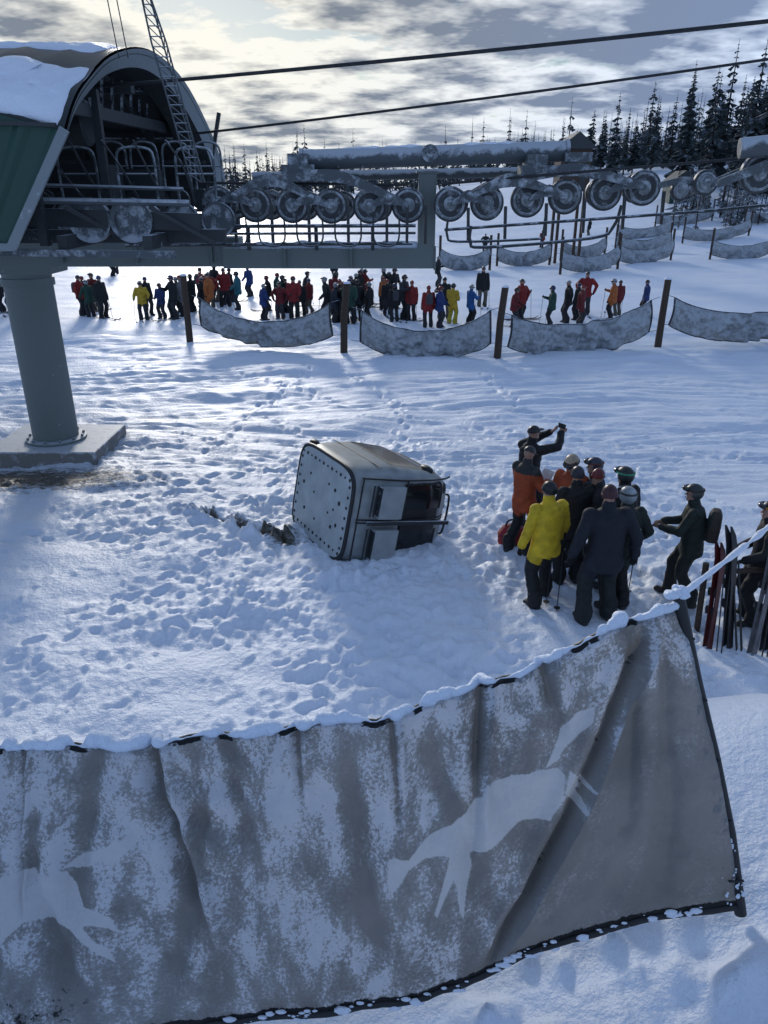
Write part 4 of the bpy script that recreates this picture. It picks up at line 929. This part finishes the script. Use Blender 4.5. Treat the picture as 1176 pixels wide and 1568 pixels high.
def hut(name,x,y,z,w,h,lift,mat_w):
    b=MB(); b.box((x,y,z+lift+h/2),(w,w,h),0)
    hw=w*.65; b.loft([[V((x-hw,y+s_,z+lift+h)),V((x+hw,y+s_,z+lift+h)),V((x,y+s_,z+lift+h+w*.5))] for s_ in (-hw,hw)],1)
    b.box((x-w*.2,y-w/2-.01,z+lift+h*.55),(w*.3,.04,h*.35),2); b.box((x+w*.25,y-w/2-.01,z+lift+h*.42),(w*.22,.04,h*.8),2)
    if lift>.5:
        for a in (-1,1):
            for c in (-1,1): b.box((x+a*w*.4,y+c*w*.4,z+lift/2),(.2,.2,lift),0)
    b.obj(name,[mat_w,M['roofm'],M['glass']],0)
hut("lift_operator_hut",40,110,gh(40,110)-.2,3.2,2.4,0,M['green'])
hut("elevated_lift_hut",13.8,60,gh(13.8,60),2.2,2.8,5.0,M['wood'])
# ------------------------------------------------------------------ world, sun, camera
SE,SA=math.radians(16),math.radians(-13)
sd_=V((math.sin(SA)*math.cos(SE),math.cos(SA)*math.cos(SE),math.sin(SE)))
w=bpy.data.worlds.new("World"); scene.world=w; w.use_nodes=True; nt=w.node_tree; nt.nodes.clear()
out=N(nt,"ShaderNodeOutputWorld"); sky=N(nt,"ShaderNodeTexSky"); sky.sky_type='NISHITA'; sky.sun_disc=False; sky.sun_elevation=SE; sky.sun_rotation=SA; sky.air_density=1.0; sky.dust_density=.2; sky.ozone_density=2.0
b1=N(nt,"ShaderNodeBackground",Strength=.07); nt.links.new(sky.outputs[0],b1.inputs[0])
tc=N(nt,"ShaderNodeTexCoord"); sp=N(nt,"ShaderNodeSeparateXYZ"); nt.links.new(tc.outputs["Generated"],sp.inputs[0])
zz=math_(nt,'ADD',math_(nt,'MAXIMUM',sp.outputs[2],0.0),.15)
cx=math_(nt,'MULTIPLY',math_(nt,'DIVIDE',sp.outputs[0],zz),.85); cy=math_(nt,'DIVIDE',sp.outputs[1],zz)
cb=N(nt,"ShaderNodeCombineXYZ"); nt.links.new(cx,cb.inputs[0]); nt.links.new(cy,cb.inputs[1]); cb.inputs[2].default_value=4.3
c1=N(nt,"ShaderNodeTexNoise",Scale=3.4,Detail=6.0,Roughness=.60); nt.links.new(cb.outputs[0],c1.inputs["Vector"])
mp=N(nt,"ShaderNodeMapping"); mp.inputs["Location"].default_value=(.016,-.075,.0); nt.links.new(cb.outputs[0],mp.inputs[0])
c2=N(nt,"ShaderNodeTexNoise",Scale=3.4,Detail=4.0,Roughness=.58); nt.links.new(mp.outputs[0],c2.inputs["Vector"])
hz_=math_(nt,'MULTIPLY',math_(nt,'SUBTRACT',.20,sp.outputs[2]),1.2,True)
cov=ramp(nt,math_(nt,'ADD',c1.outputs[0],hz_),[(.42,(0,0,0)),(.49,(1,1,1))])
dp=N(nt,"ShaderNodeVectorMath",operation='DOT_PRODUCT'); nt.links.new(tc.outputs["Generated"],dp.inputs[0]); dp.inputs[1].default_value=sd_
dpos=math_(nt,'MAXIMUM',dp.outputs["Value"],0.0); glow=math_(nt,'POWER',dpos,50.0); glow2=math_(nt,'POWER',dpos,5.0)
thin=math_(nt,'SUBTRACT',c1.outputs[0],c2.outputs[0]); lit=math_(nt,'ADD',math_(nt,'MULTIPLY',thin,5.0),math_(nt,'MULTIPLY',math_(nt,'SUBTRACT',.53,c1.outputs[0]),5.5)); lit=math_(nt,'ADD',lit,math_(nt,'MULTIPLY',glow,.95)); lit=math_(nt,'ADD',lit,math_(nt,'MULTIPLY',hz_,.9)); lit=math_(nt,'ADD',lit,.16,True)
dark=mixc(nt,glow2,(.21,.31,.55),(.22,.25,.29)); bright=mixc(nt,glow2,(.54,.74,1.10),(1.02,.99,.88))
cc=mixc(nt,lit,dark,bright)
b2=N(nt,"ShaderNodeBackground",Strength=1.0); nt.links.new(cc,b2.inputs[0])
ms=N(nt,"ShaderNodeMixShader"); nt.links.new(cov.outputs[0],ms.inputs[0]); nt.links.new(b1.outputs[0],ms.inputs[1]); nt.links.new(b2.outputs[0],ms.inputs[2]); nt.links.new(ms.outputs[0],out.inputs[0])
sl=bpy.data.lights.new("sun","SUN"); sl.energy=1.7; sl.angle=math.radians(10); sl.color=(1,.95,.88); so=bpy.data.objects.new("sun",sl); scene.collection.objects.link(so); so.rotation_euler=(-sd_).to_track_quat('-Z','Y').to_euler()
cam=bpy.data.cameras.new("camera"); co_=bpy.data.objects.new("camera",cam); scene.collection.objects.link(co_); scene.camera=co_
cam.sensor_fit='VERTICAL'; cam.sensor_height=24; cam.lens=24*1137/1568; cam.clip_end=3000; cam.clip_start=.05
co_.location=(0,0,5.2); co_.rotation_euler=(math.radians(90-23.5),0,0)
scene.view_settings.view_transform='Standard'; scene.view_settings.look='None'; scene.view_settings.exposure=0
